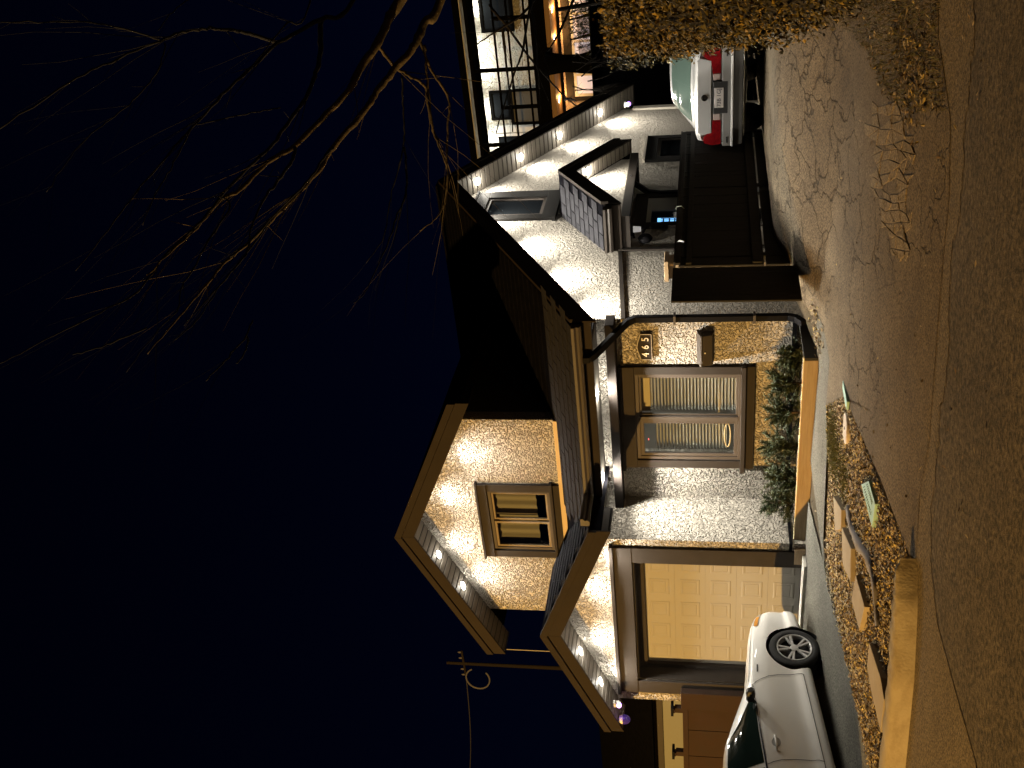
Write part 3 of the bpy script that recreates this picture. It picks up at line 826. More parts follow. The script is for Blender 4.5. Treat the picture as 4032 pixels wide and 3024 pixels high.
# front door in the gable end wall
mb = MB(); X = BXW
mb.box(X, X + 0.06, 14.80, 14.93, 0.42, 2.22); mb.box(X, X + 0.06, 15.86, 16.0, 0.42, 2.22); mb.box(X, X + 0.06, 14.80, 16.0, 2.22, 2.42)
fd = mb.build('front_door', TRIM, house, bevel=0.005)
mb = MB(); PALE = mat('door_frame', (0.30, 0.28, 0.24), 0.6)
mb.box(X, X + 0.04, 15.40, 15.86, 0.42, 2.22); mb.box(X, X + 0.04, 14.93, 15.40, 2.15, 2.22)
mb.build('door_leaf', PALE, fd)
MB().box(X, X + 0.02, 14.93, 15.40, 0.42, 2.15).build('door_recess', DARKGLASS, fd)
BLUE = mat('lit_glass', (0.1, 0.3, 0.6), 0.3, emit=((0.22, 0.55, 1.0), 1.5))
sg = MB().box(X + 0.02, X + 0.028, 14.93, 15.13, 1.30, 2.05).build('stained_glass', BLUE, fd)
bars = MB()
for z in (1.42, 1.52, 1.60, 1.70, 1.78, 1.86, 1.95): bars.box(X + 0.0285, X + 0.034, 14.95, 15.11, z, z + 0.02)
for y in (14.97, 15.03, 15.09): bars.box(X + 0.0345, X + 0.038, y, y + 0.014, 1.34, 2.0)
bars.build('glazing_bar', BLACKM, fd)

# ------------------------------------------------------------------ small things on the house
# number plaque
p = on_y(2516, 1308, WY); q = on_y(2566, 1412, WY)
px0, px1, pz0, pz1 = -7.60, -7.215, 2.02, 2.165
sign = thing('house_number_sign', 'dark house number plaque reading 465 with arched top', 'house number', ((px0 + px1) / 2, WY - 0.02, 2.0))
prof = [(px0, pz0), (px1, pz0), (px1, pz1)]
for k in range(1, 12):
    t = k / 12; x = px1 + (px0 - px1) * t; prof.append((x, pz1 + 0.045 * math.sin(math.pi * t) ** 1.5))
prof.append((px0, pz1))
MB().prism([(x, WY - 0.035, z) for x, z in prof], (0, 0.034, 0)).build('plaque', TRIM, sign, bevel=0.006)
fr = MB()
for i in range(len(prof)):
    a, b = prof[i], prof[(i + 1) % len(prof)]
    fr.bar((a[0], WY - 0.037, a[1]), (b[0], WY - 0.037, b[1]), 0.010, 0.014, (0, 1, 0))
fr.build('rim', mat('plaque_rim', (0.16, 0.14, 0.12), 0.4), sign)
NUM = mat('numeral', (0.75, 0.72, 0.66), 0.4)
for ch, x in (('4', px0 + 0.075), ('6', (px0 + px1) / 2), ('5', px1 - 0.075)):
    me = text_mesh(ch, 0.132, 0.004, NUM)
    o = mesh_part('numeral', me, sign, (x, WY - 0.042, 2.098)); o.rotation_euler = (math.pi / 2, 0, 0)
# letter box
ma, mb_ = -7.66, -7.20
mbx = thing('mailbox', 'dark metal wall mailbox between number plaque and planter', 'mailbox', (-7.43, WY, 1.22))
MB().prism([(ma, WY - 0.001, 1.22), (ma, WY - 0.10, 1.24), (ma, WY - 0.13, 1.36), (ma, WY - 0.001, 1.36)], (mb_ - ma, 0, 0)).build('body', mat('mailbox_metal', (0.04, 0.033, 0.028), 0.6, spec=0.15), mbx, bevel=0.006)
MB().prism([(ma - 0.012, WY - 0.001, 1.365), (ma - 0.012, WY - 0.15, 1.365), (ma - 0.012, WY - 0.15, 1.385), (ma - 0.012, WY - 0.001, 1.44)], (mb_ - ma + 0.024, 0, 0)).build('lid', mat('mailbox_metal', (0.05, 0.042, 0.036), 0.4), mbx, bevel=0.006)
MB().lathe((-7.45, WY - 0.128, 1.33), (0, -1, 0), [(0.0, 0.012), (0.010, 0.012), (0.010, 0.0)], 10).build('lock', WHITE, mbx)
# porch lantern and door bell, ornament
lt = thing('wall_lantern', 'black porch lantern with bright glass beside the front door', 'lantern', (BXW, 14.52, 2.3))
c = Vector((BXW + 0.14, 14.52, 2.32))
MB().lathe(c, (0, 0, 1), [(0.02, 0.14), (0.10, 0.09), (0.11, 0.08), (0.085, 0.075)], 8).build('cap', BLACKM, lt)
MB().lathe(c, (0, 0, 1), [(0.05, 0.06), (0.04, -0.05)], 8).build('glass', mat('lantern_glass', (0.8, 0.8, 0.8), 0.3, emit=((1, 0.97, 0.92), 0.30)), lt)
MB().lathe(c, (0, 0, 1), [(0.07, -0.07), (0.06, -0.10), (0.0, -0.13)], 8).build('base', BLACKM, lt)
MB().bar((BXW, 14.52, 2.37), (c.x, 14.52, 2.40), 0.025, 0.025).build('bracket', BLACKM, lt)
orn = MB()
orn.lathe((BXW + 0.07, 14.36, 2.20), (1, 0, 0), [(0.0, 0.05), (0.08, 0.04), (0.11, 0.0), (0.08, -0.05), (0.0, -0.07)], 20)
tag(orn.build('wall_ornament', BLACKM, None, smooth=True), 'black oval ornament on the wall left of the porch lantern', 'ornament')
# security cameras
def sec_cam(loc, d, label, glow):
    t = thing('security_camera', label, 'security camera', loc, 'security cameras under the eaves')
    c = Vector(loc); d = Vector(d).normalized()
    MB().lathe(c, (0, 0, -1), [(0.0, 0.0), (0.055, 0.0), (0.055, 0.03), (0.03, 0.045), (0.0, 0.045)], 16).build('mount', WHITE, t)
    b = c + Vector((0, 0, -0.07))
    MB().lathe(b - d * 0.05, d, [(0.0, 0.0), (0.040, 0.0), (0.046, 0.02), (0.046, 0.11), (0.038, 0.115)], 16).build('body', WHITE, t, smooth=True)
    MB().lathe(b - d * 0.05, d, [(0.038, 0.112), (0.0, 0.112)], 16).build('lens', mat('ir_lens' + str(glow), (0.05, 0.02, 0.1), 0.2, emit=((0.42, 0.18, 1.0), glow)), t)
sec_cam((-12.98, 10.88, 2.70), (0.6, -1, -0.35), 'white security camera glowing purple under the left end of the garage eave', 9)
sec_cam((-6.8, 19.86, 2.86), (0.6, -1, -0.45), 'white security camera beside the lowest light of the long right-hand eave', 5)
dc = thing('dome_camera', 'white dome camera with dim purple glow at the outer corner of the garage eave', 'security camera', (-13.25, 10.82, 2.62))
MB().lathe((-13.25, 10.82, 2.62), (0, 0, -1), [(0.0, 0.0), (0.06, 0.0), (0.07, 0.05), (0.06, 0.06)], 16).build('mount', WHITE, dc)
MB().lathe((-13.25, 10.82, 2.56), (0, 0, -1), [(0.075, -0.005), (0.075, 0.02), (0.06, 0.07), (0.03, 0.10), (0.0, 0.105)], 16).build('dome', mat('dome_glass', (0.03, 0.015, 0.06), 0.2, emit=((0.30, 0.16, 0.9), 0.10)), dc, smooth=True)
lamp('ir_glow', 'POINT', (-13.1, 10.75, 2.55), 0.35, (0.45, 0.2, 1.0), dc, shadow_soft_size=0.04)

# ------------------------------------------------------------------ planter and shrubs
pl = thing('planter_box', 'long low cedar planter box under the front window', 'planter', (-8.5, 11.3, 0))
MB().box(-10.03, -7.12, 11.28, 11.32, -0.03, 0.15).build('front_board', WOOD, pl, bevel=0.004)
MB().box(-7.12, -7.08, 11.28, WY - 0.02, -0.03, 0.155).build('side_board', FENCEM, pl, bevel=0.004)  # fence colour on a cedar board, shade of the unlit side painted in
MB().box(-10.30, -10.04, GY - 0.05, GY - 0.005, -0.03, 0.15).build('end_board', WOOD, pl, bevel=0.004)
MB().box(-10.03, -7.12, 11.33, WY - 0.025, 0.0, 0.10).build('soil', SOIL, pl)
MB().box(-10.0, -7.08, 11.275, 11.325, 0.150, 0.162).build('cap_rail', mat('cedar_pale', (0.62, 0.50, 0.30), 0.6), pl)
NEEDLE = mat('needles', (0.032, 0.048, 0.022), 0.7, var=(9, (0.055, 0.075, 0.03), 0.35, 0.65))
STEM = mat('stem', (0.10, 0.07, 0.045), 0.9)
def shrub(name, x, y, z, hgt, rad, label, seed):
    rnd = random.Random(seed)
    t = thing(name, label, 'shrub', (x, y, z), 'conifer shrubs in the cedar planter')
    fol = MB(); st = MB()
    tips = []
    st.tube([(x, y, z), (x + 0.02, y, z + hgt * 0.6), (x, y, z + hgt)], [0.014, 0.009, 0.003], 5)
    for k in range(62):
        a = rnd.uniform(0, 6.283); zz = z + hgt * rnd.uniform(0.0, 0.72)
        el = rnd.uniform(0.1, 1.25); L = rad * rnd.uniform(0.55, 1.15) * (1.0 - 0.2 * (zz - z) / hgt)
        d = Vector((math.cos(a) * math.cos(el), math.sin(a) * math.cos(el), math.sin(el)))
        p0 = Vector((x, y, zz)); p1 = p0 + d * L
        if p1.z > z + hgt * 1.1: p1.z = z + hgt * rnd.uniform(0.8, 1.1)
        if p1.y > WY - 0.05: p1.y = WY - 0.05
        st.tube([p0, p1], [0.005, 0.002], 3, caps=False)
        nseg = 13
        for i in range(nseg):
            b = p0.lerp(p1, 0.25 + 0.8 * i / nseg)
            for q in range(4):
                dd = (d * 0.75 + Vector((rnd.gauss(0, 1), rnd.gauss(0, 1), rnd.gauss(0, 1))) * 0.45).normalized()
                s_ = dd.cross(Vector((rnd.gauss(0, 1), rnd.gauss(0, 1), rnd.gauss(0, 1)))).normalized() * 0.0055
                ln = rnd.uniform(0.035, 0.062)
                fol.add([b - s_, b + s_, b + dd * ln + s_ * 0.4, b + dd * ln - s_ * 0.4], [(0, 1, 2, 3)])
    fol.build('foliage', NEEDLE, t, kind='stuff')
    st.build('stem', STEM, t)
xs = [(-7.36, 11.74, 0.34, 0.24, 'small thin shrub at the right end of the cedar planter, below the mailbox'),
      (-7.72, 11.70, 0.44, 0.29, 'bushy conifer shrub in the planter, second from its right end'),
      (-8.15, 11.66, 0.47, 0.30, 'conifer shrub in the planter under the right pane of the window'),
      (-8.66, 11.66, 0.52, 0.33, 'widest dark conifer shrub under the middle of the window'),
      (-9.18, 11.62, 0.42, 0.30, 'shaggy conifer shrub below the left corner of the window'),
      (-9.55, 11.56, 0.46, 0.30, 'sparse conifer shrub at the left end of the cedar planter')]
for i, (x, y, h_, r_, lab) in enumerate(xs): shrub('conifer_shrub', x, y, 0.09, h_, r_, lab, 20 + i)

# ------------------------------------------------------------------ dark side fence
FX = -6.36
fen = thing('fence', 'tall dark stained board fence along the side of the house', 'fence', (FX, 14.0, 0.4))
base = None
ycur = 11.43; i = 0
while ycur < 17.0:
    gap = 0.004
    if abs(ycur - 12.33) < 0.075: ycur = 12.345
    zt = 1.73 if ycur < 12.33 else 1.66
    zb = 0.20 if ycur < 12.33 else 0.60
    w = 0.145
    o = MB().box(FX - 0.02 + random.uniform(-0.003, 0.003), FX + random.uniform(-0.003, 0.002), ycur, ycur + w - gap, zb, zt).build('board', FENCEM, fen)
    ycur += w
for y in (12.62, 14.84, 17.02):
    hw = 0.045 if y > 12 else 0.018
    MB().box(FX - 0.09, FX + 0.012 - (0.03 if y < 12 else 0), y - hw, y + hw, 0.15, 1.69 if y > 12 else 1.74).build('post', FENCEM, fen, bevel=0.005)
for z, h_ in ((1.64, 0.06), (0.62, 0.12), (1.50, 0.07)):
    MB().box(FX + 0.003, FX + 0.04, 12.36, 17.0, z, z + h_).build('rail', FENCEM, fen, bevel=0.004)
y = 12.36
while y < 17.0:
    MB().box(FX - 0.03, FX - 0.005, y, min(17.0, y + 1.15), 0.28, 0.575).build('kick_board', FENCEM, fen)
    y += 1.16
MB().box(FX - 0.06, FX + 0.05, 12.36, 17.0, 1.702, 1.725).build('cap_rail', FENCEM, fen)
MB().tube([(FX + 0.03, 14.0, 1.74), (FX + 0.07, 14.02, 1.72), (FX + 0.08, 14.0, 1.66), (FX + 0.05, 13.98, 1.62)], 0.008, 6).build('latch', mat('latch', (0.45, 0.47, 0.40), 0.4, metal=0.6), fen)
MB().tube([(FX + 0.03, 12.95, 1.70), (FX + 0.07, 12.92, 1.66), (FX + 0.09, 12.86, 1.60)], 0.012, 6).build('hook', mat('hook', (0.6, 0.6, 0.58), 0.4), fen)
nw = thing('gate_pillar', 'tan timber gate post with cap rising behind the dark fence', 'post', (-6.62, 12.9, 0.4))
TANW = mat('tan_wood', (0.40, 0.27, 0.14), 0.6)
MB().box(-6.74, -6.5, 12.72, 12.96, 0.3, 1.80).build('shaft', TANW, nw, bevel=0.005)
MB().box(-6.77, -6.47, 12.69, 12.99, 1.80, 1.86).build('cap', TANW, nw, bevel=0.006)

# ------------------------------------------------------------------ cars
def catmull(xs, ys, x):
    return np.interp(x, xs, ys)
class CarShape:
    def __init__(s, st):
        s.st = np.array(st, float)
        # columns: s, zb, zsh, zt, wm, ws, wt
    def sec(s, d):
        c = [float(np.interp(d, s.st[:, 0], s.st[:, k])) for k in range(1, 7)]
        return c
    def P(s, d, t):
        # smoothed station values
        vals = np.mean([s.sec(max(s.st[0, 0], min(s.st[-1, 0], d + o))) for o in (-0.05, -0.02, 0, 0.02, 0.05)], axis=0)
        zb, zs, zt, wm, ws, wt = vals
        pts = [(0, zb), (wm * 0.90, zb), (wm * 0.992, zb + 0.11), (wm * 0.962, zb + (zs - zb) * 0.34), (wm * 0.995, zb + (zs - zb) * 0.74), (ws, zs), (wt + (ws - wt) * 0.5 + 0.02, zs + (zt - zs) * 0.52), (wt, zt - 0.045 * min(1, (zt - zs) / 0.3)), (wt * 0.72, zt - 0.004), (0, zt + 0.012)]
        n = len(pts) - 1
        t = max(0, min(n, t)); i = min(n - 1, int(t)); k = t - i
        p0 = pts[max(0, i - 1)]; p1 = pts[i]; p2 = pts[i + 1]; p3 = pts[min(n, i + 2)]
        r = []
        for a in range(2):
            m1 = (p2[a] - p0[a]) * 0.32; m2 = (p3[a] - p1[a]) * 0.32
            h = (2 * k**3 - 3 * k**2 + 1) * p1[a] + (k**3 - 2 * k**2 + k) * m1 + (-2 * k**3 + 3 * k**2) * p2[a] + (k**3 - k**2) * m2
            r.append(h)
        return Vector((-d, -max(0, r[0]), r[1]))          # right side is -y, front at x = 0
    def patch(s, d0, d1, t0, t1, off=0.004, nd=10, ntt=6, side=-1, shape=None):
        vs = []
        for i in range(nd + 1):
            for j in range(ntt + 1):
                a, b = i / nd, j / ntt
                if shape: d, t = shape(a, b)
                else: d, t = d0 + (d1 - d0) * a, t0 + (t1 - t0) * b
                p = s.P(d, t); e = 0.01
                nn = (s.P(d + e, t) - s.P(d - e, t)).cross(s.P(d, t + e) - s.P(d, t - e))
                if nn.length < 1e-9: nn = Vector((0, -1, 0))
                nn.normalize()
                c = Vector((p.x, p.y * 0.5, 0.6))
                if nn.dot(p - Vector((p.x, 0, 0.6))) < 0: nn = -nn
                p = p + nn * off
                vs.append((p.x, p.y * (-side), p.z))
        m = MB().add(vs, [(i * (ntt + 1) + j, (i + 1) * (ntt + 1) + j, (i + 1) * (ntt + 1) + j + 1, i * (ntt + 1) + j + 1) for i in range(nd) for j in range(ntt)])
        return m
    def strip(s, pts, w=0.006, off=0.0035, side=-1):
        """thin seam along (d, t) points"""
        vs = []; fs = []
        P3 = []
        for d, t in pts:
            p = s.P(d, t); nn = (s.P(d + .01, t) - s.P(d - .01, t)).cross(s.P(d, t + .01) - s.P(d, t - .01)).normalized()
            if nn.dot(p - Vector((p.x, 0, 0.6))) < 0: nn = -nn
            P3.append((p + nn * off, nn))
        for i, (p, nn) in enumerate(P3):
            d = P3[min(i + 1, len(P3) - 1)][0] - P3[max(0, i - 1)][0]
            q = d.cross(nn).normalized() * w / 2
            for v in (p - q, p + q): vs.append((v.x, v.y * (-side), v.z))
        for i in range(len(P3) - 1): fs.append((2 * i, 2 * i + 2, 2 * i + 3, 2 * i + 1))
        return MB().add(vs, fs)
    def body(s, d_end, arches, arch_r, material, parent):
        nd, ntt = 90, 40
        ds = np.linspace(s.st[0, 0], s.st[-1, 0], nd + 1); ts = np.linspace(0, 9, ntt + 1)
        vs = []; 
        for d in ds:
            ring = [s.P(d, t) for t in ts]
            row = [(p.x, p.y, p.z) for p in ring] + [(p.x, -p.y, p.z) for p in ring[-2:0:-1]]
            vs.extend(row)
        m = 2 * ntt
        fs = [(i * m + j, (i + 1) * m + j, (i + 1) * m + (j + 1) % m, i * m + (j + 1) % m) for i in range(nd) for j in range(m)]
        fs += [tuple(range(m))[::-1], tuple(range(nd * m, (nd + 1) * m))]
        o = MB().add(vs, fs).build('body', material, parent, smooth=True, local=True)
        for (d, z) in arches:
            for sd in (-1, 1):
                c = MB().lathe((-d, sd * 1.2, z), (0, -sd, 0), [(0, 0), (arch_r, 0), (arch_r, 0.62), (0, 0.62)], 40).build('cutter', material, parent, local=True)
                c.parent = None
                md = o.modifiers.new('arch', 'BOOLEAN'); md.operation = 'DIFFERENCE'; md.object = c; md.solver = 'EXACT'
                s_cut.append(c)
        return o
s_cut = []
def bake(o):
    dg = bpy.context.evaluated_depsgraph_get(); dg.update()
    me = bpy.data.meshes.new_from_object(o.evaluated_get(dg))
    o.modifiers.clear(); o.data = me
TYRE = mat('tyre', (0.012, 0.012, 0.013), 0.8)
ALLOY = mat('alloy', (0.50, 0.50, 0.50), 0.35, metal=0.35)
def wheel(parent, d, z, yside, r=0.315, rim=0.215, w=0.2):
    s = -1 if yside < 0 else 1
    c = Vector((-d, yside, z)); ax = Vector((0, s, 0))
    tyre = [(rim - 0.005, -w), (r - 0.02, -w), (r, -w + 0.03), (r, -0.03), (r - 0.015, -0.008), (rim + 0.03, 0.0), (rim, -0.012), (rim - 0.01, -0.06)]
    wh = MB().lathe(c, ax, tyre, 40).build('wheel', TYRE, parent, smooth=True, local=True)
    MB().lathe(c, ax, [(rim - 0.008, -0.10), (0.0, -0.10)], 32).build('brake_disc', mat('brake', (0.02, 0.02, 0.022), 0.5), wh, local=True)
    rm = MB()
    rm.lathe(c, ax, [(rim + 0.002, -0.012), (rim + 0.002, -0.002), (rim - 0.012, -0.004), (rim - 0.022, -0.03), (rim - 0.022, -0.08)], 40)
    for k in range(5):
        a0 = 2 * math.pi * k / 5 + 0.25
        for da in (-0.17, 0.17):
            a1 = a0 + da; u0 = Vector((math.cos(a0 + da * 0.45), 0, math.sin(a0 + da * 0.45))); u1 = Vector((math.cos(a1), 0, math.sin(a1)))
            sd = u1.cross(ax).normalized()
            p, q = c + u0 * 0.045 - ax * 0.022, c + u1 * (rim - 0.012) - ax * 0.012
            rm.prism([p - sd * 0.017 - ax * 0.02, p + sd * 0.017 - ax * 0.02, p + sd * 0.012 + ax * 0.004, p - sd * 0.012 + ax * 0.004], q - p)
    rm.build('rim', ALLOY, wh, local=True, bevel=0.003)
    hb = MB().lathe(c, ax, [(0.055, -0.03), (0.055, -0.012), (0.03, -0.006), (0.0, -0.006)], 20)
    hb.build('hub', ALLOY, wh, local=True)
    lug = MB()
    for k in range(5):
        a = 2 * math.pi * k / 5 + 0.25 + 0.63
        lug.lathe(c + Vector((math.cos(a), 0, math.sin(a))) * 0.058 - ax * 0.012, ax, [(0.011, -0.02), (0.011, 0.002), (0, 0.002)], 8)
    lug.build('lug_bolt', BLACKM, wh, local=True)

CARPAINT = mat('white_car_paint', (0.80, 0.79, 0.76), 0.35, coat=0.6, spec=0.5)
SILVER = mat('silver_car_paint', (0.50, 0.50, 0.50), 0.35, metal=0.25, coat=0.8)
CARGLASS = mat('car_glass', (0.012, 0.022, 0.018), 0.05, spec=0.7)
REARGLASS = mat('rear_glass', (0.10, 0.15, 0.13), 0.08, spec=0.7)
CHROME = mat('chrome', (0.75, 0.75, 0.73), 0.12, metal=1.0)
SEAM = mat('seam', (0.01, 0.01, 0.01), 0.8)
BLKP = mat('black_plastic', (0.015, 0.015, 0.016), 0.5)
REDL = mat('red_lens', (0.12, 0.003, 0.006), 0.15, coat=0.6, var=(14, (0.24, 0.008, 0.01), 0.4, 0.65))
AMBER = mat('amber_lens', (0.55, 0.24, 0.05), 0.15, coat=0.5)

# white hatchback nose-in on the driveway
st1 = [(0.00, .26, .50, .56, .58, .50, .40), (0.05, .20, .57, .63, .70, .64, .52), (0.16, .18, .66, .72, .80, .75, .62), (0.34, .17, .73, .80, .855, .81, .66),
       (0.62, .16, .79, .87, .885, .84, .70), (1.00, .16, .85, .935, .89, .85, .72), (1.28, .16, .89, .97, .89, .855, .74), (1.42, .16, .905, 1.03, .89, .855, .70),
       (1.75, .16, .90, 1.21, .89, .855, .63), (2.05, .16, .905, 1.335, .89, .855, .585), (2.4, .16, .905, 1.385, .89, .855, .57), (2.9, .16, .91, 1.39, .89, .855, .565),
       (3.4, .17, .92, 1.36, .885, .85, .555), (3.8, .19, .93, 1.24, .865, .83, .55), (4.05, .22, .97, 1.08, .83, .79, .56), (4.2, .28, .90, .98, .78, .72, .55), (4.26, .36, .80, .86, .70, .64, .50)]
S1 = CarShape(st1)
car = thing('white_car', 'white hatchback parked nose-in before the garage door', 'car', (0, 0, 0))
wp = on_ground(3226, 2562)                                   # where the front right tyre touches
SLOPE = math.atan(0.40 / 5.2)
hd = math.radians(90 + 0.5)                                  # heading: local +x to world +y
Rc = Matrix.Rotation(hd, 4, 'Z') @ Matrix.Rotation(-SLOPE - math.radians(1.9), 4, 'Y')
FW, WB = 0.86, 2.60
loc = wp - (Rc.to_3x3() @ Vector((-FW, -0.79, 0.0)))
car.rotation_euler = Rc.to_euler(); car.location = loc
body1 = S1.body(4.26, [(FW, 0.30), (FW + WB, 0.30)], 0.365, CARPAINT, car)
for d in (FW, FW + WB):
    for yy in (-0.875, 0.875): wheel(car, d, 0.312 if d == FW else 0.39, yy)
for d in (FW, FW + WB):
    for sd in (-1, 1): MB().lathe((-d, sd * 0.60, 0.30), (0, sd, 0), [(0, -0.02), (0.362, -0.02), (0.362, 0.24)], 36).build('wheel_well', BLKP, car, local=True)
for sd in (-1, 1):
    # side glass: front door, rear door
    def shp_f(a, b):
        d0 = 1.62 + 0.52 * b if True else 0
        return (1.50 + 0.60 * b) * (1 - a) + 2.55 * a, 5.18 + 1.72 * b
    S1.patch(0, 0, 0, 0, 0.004, 12, 8, sd, shp_f).build('side_window', CARGLASS, car, smooth=True, local=True)
    S1.patch(0, 0, 0, 0, 0.004, 12, 8, sd, lambda a, b: (2.62 * (1 - a) + (3.62 - 0.28 * b) * a, 5.18 + 1.72 * b)).build('side_window', CARGLASS, car, smooth=True, local=True)
    S1.strip([(1.42 + k * 0.225, 5.08) for k in range(11)], 0.020, 0.008, sd).build('belt_moulding', CHROME, car, local=True)
    S1.strip([(1.43, 5.0), (1.39, 4.7), (1.36, 4.4), (1.33, 4.0), (1.31, 3.6), (1.30, 3.1), (1.30, 2.6), (1.31, 2.3), (1.33, 2.1)], 0.008, 0.007, sd).build('door_seam', SEAM, car, local=True)
    S1.strip([(2.59, 5.0), (2.57, 4.6), (2.56, 4.2), (2.555, 3.6), (2.56, 3.0), (2.57, 2.5), (2.60, 2.1)], 0.008, 0.007, sd).build('door_seam', SEAM, car, local=True)
    S1.strip([(1.33, 2.15), (2.0, 2.15), (2.6, 2.15), (3.1, 2.2)], 0.008, 0.007, sd).build('sill_seam', SEAM, car, local=True)
    S1.strip([(0.30, 5.35), (0.5, 5.5), (0.8, 5.6), (1.1, 5.7), (1.35, 5.8)], 0.008, 0.007, sd).build('bonnet_seam', SEAM, car, local=True)
    pr = S1.P(2.42, 4.35); pq = S1.P(2.22, 4.32)
    hmb = MB().tube([(pr.x, (pr.y - 0.0) * -sd, pr.z), (pr.x + 0.02, (pr.y - 0.035) * -sd, pr.z), (pq.x - 0.02, (pq.y - 0.035) * -sd, pq.z), (pq.x, pq.y * -sd, pq.z)], [0.012, 0.014, 0.014, 0.012], 8)
    S1.patch(0, 0, 0, 0, 0.003, 3, 16, sd, lambda a, b: (2.31 + 0.065 * a * math.cos(6.2832 * b), 4.30 + 0.25 * a * math.sin(6.2832 * b))).build('handle_cup_shade', mat('handle_cup_shade', (0.30, 0.29, 0.27), 0.5), car, smooth=True, local=True)  # flat grey disc, paints the shade of the handle recess
    hmb.build('door_handle', CARPAINT, car, smooth=True, local=True)
    mp = S1.P(1.62, 5.25)
    mm = MB(); y0 = mp.y * -sd
    mx0, mz0 = mp.x - 0.06, mp.z + 0.035
    out = [(-0.05, 0.0), (-0.045, 0.05), (-0.01, 0.068), (0.04, 0.058), (0.075, 0.022), (0.08, -0.02), (0.045, -0.045), (-0.04, -0.045)]
    ya, yb, yc = y0 + sd * 0.05, y0 + sd * 0.17, y0 + sd * 0.215
    k = len(out)
    vs = [(mx0 + a * 0.8, ya, mz0 + b * 0.8) for a, b in out] + [(mx0 + a, yb, mz0 + b) for a, b in out] + [(mx0 + a * 0.62 - 0.01, yc, mz0 + b * 0.62) for a, b in out]
    mm.add(vs, [(r * k + i, r * k + (i + 1) % k, (r + 1) * k + (i + 1) % k, (r + 1) * k + i) for r in range(2) for i in range(k)] + [tuple(range(k)), tuple(range(2 * k, 3 * k))])
    mm.bar((mp.x, y0 - sd * 0.02, mp.z + 0.02), (mp.x + 0.01, y0 + sd * 0.08, mp.z + 0.055), 0.06, 0.035)
    mm.build('door_mirror', BLKP, car, local=True, bevel=0.006)
    # headlamp and side marker at the nose
    S1.patch(0.10, 0.42, 4.55, 5.25, 0.004, 8, 4, sd).build('headlight', mat('lamp_lens', (0.35, 0.35, 0.33), 0.1, coat=1.0), car, smooth=True, local=True)
    S1.patch(0.24, 0.44, 4.62, 5.0, 0.008, 6, 3, sd).build('indicator', AMBER, car, smooth=True, local=True)
    S1.patch(3.95, 4.16, 4.3, 5.6, 0.004, 6, 6, sd).build('tail_light', REDL, car, smooth=True, local=True)
    pb = S1.P(1.22, 4.55)
    o = mesh_part('badge', text_mesh('BLUE', 0.04, 0.001, BLKP), car) if False else None
    S1.strip([(1.12, 4.62), (1.24, 4.62)], 0.018, 0.004, sd).build('badge', BLKP, car, local=True)
S1.patch(1.40, 1.98, 7.2, 9.0, 0.004, 8, 6, -1).build('windscreen', CARGLASS, car, smooth=True, local=True)
S1.patch(1.40, 1.98, 7.2, 9.0, 0.004, 8, 6, 1).build('windscreen', CARGLASS, car, smooth=True, local=True)
S1.patch(3.62, 4.0, 7.2, 9.0, 0.004, 8, 6, -1).build('rear_window', CARGLASS, car, smooth=True, local=True)
MB().box(-0.012, 0.01, -0.42, 0.42, 0.36, 0.48).build('grille', BLKP, car, local=True)
MB().box(-4.275, -4.25, -0.26, 0.26, 0.42, 0.54).build('number_plate', WHITE, car, local=True)

# silver saloon seen from behind on the side drive (rear towards the camera)
st2 = [(0.00, .30, .52, .58, .56, .48, .40), (0.08, .22, .60, .66, .70, .62, .5), (0.3, .18, .72, .79, .77, .72, .58), (0.9, .17, .82, .92, .79, .76, .62), (1.15, .17, .86, .97, .79, .765, .64),
       (1.7, .17, .90, 1.30, .79, .765, .54), (2.1, .17, .92, 1.41, .79, .765, .51), (2.8, .17, .94, 1.40, .79, .765, .50), (3.2, .19, .95, 1.26, .785, .76, .52), (3.55, .21, .955, 1.02, .775, .75, .60),
       (3.85, .24, .95, 1.0, .76, .73, .62), (3.98, .27, .92, .985, .745, .71, .61), (4.02, .29, .84, .90, .73, .69, .60)]
S2 = CarShape(st2)
car2 = thing('silver_car', 'silver saloon parked tail-out beside the dark fence', 'car', (0, 0, 0))
yr = 16.25
xc = on_y(2767, 383, yr).x
car2.location = (xc, yr + 4.02, gz(xc, yr) + 0.06)
car2.rotation_euler = (0, 0, math.radians(90))
S2.body(4.02, [(0.80, 0.29), (3.25, 0.29)], 0.34, SILVER, car2)
for d in (0.80, 3.25):
    for yy in (-0.775, 0.775): wheel(car2, d, 0.295, yy, 0.295, 0.19, 0.18)
for d in (0.80, 3.25):
    for sd in (-1, 1): MB().lathe((-d, sd * 0.5, 0.29), (0, sd, 0), [(0, -0.02), (0.338, -0.02), (0.338, 0.24)], 30).build('wheel_well', BLKP, car2, local=True)
for sd in (-1, 1):
    S2.patch(2.92, 3.50, 7.15, 9.0, 0.005, 10, 8, sd).build('rear_window', REARGLASS, car2, smooth=True, local=True)
    S2.patch(0, 0, 0, 0, 0.004, 12, 8, sd, lambda a, b: ((1.35 + 0.42 * b) * (1 - a) + 2.2 * a, 5.2 + 1.6 * b)).build('side_window', CARGLASS, car2, smooth=True, local=True)
    S2.patch(0, 0, 0, 0, 0.004, 12, 8, sd, lambda a, b: (2.28 * (1 - a) + (3.25 - 0.30 * b) * a, 5.2 + 1.6 * b)).build('side_window', CARGLASS, car2, smooth=True, local=True)
    S2.patch(1.2, 1.68, 7.2, 9.0, 0.004, 8, 6, sd).build('windscreen', CARGLASS, car2, smooth=True, local=True)
RX = -4.02
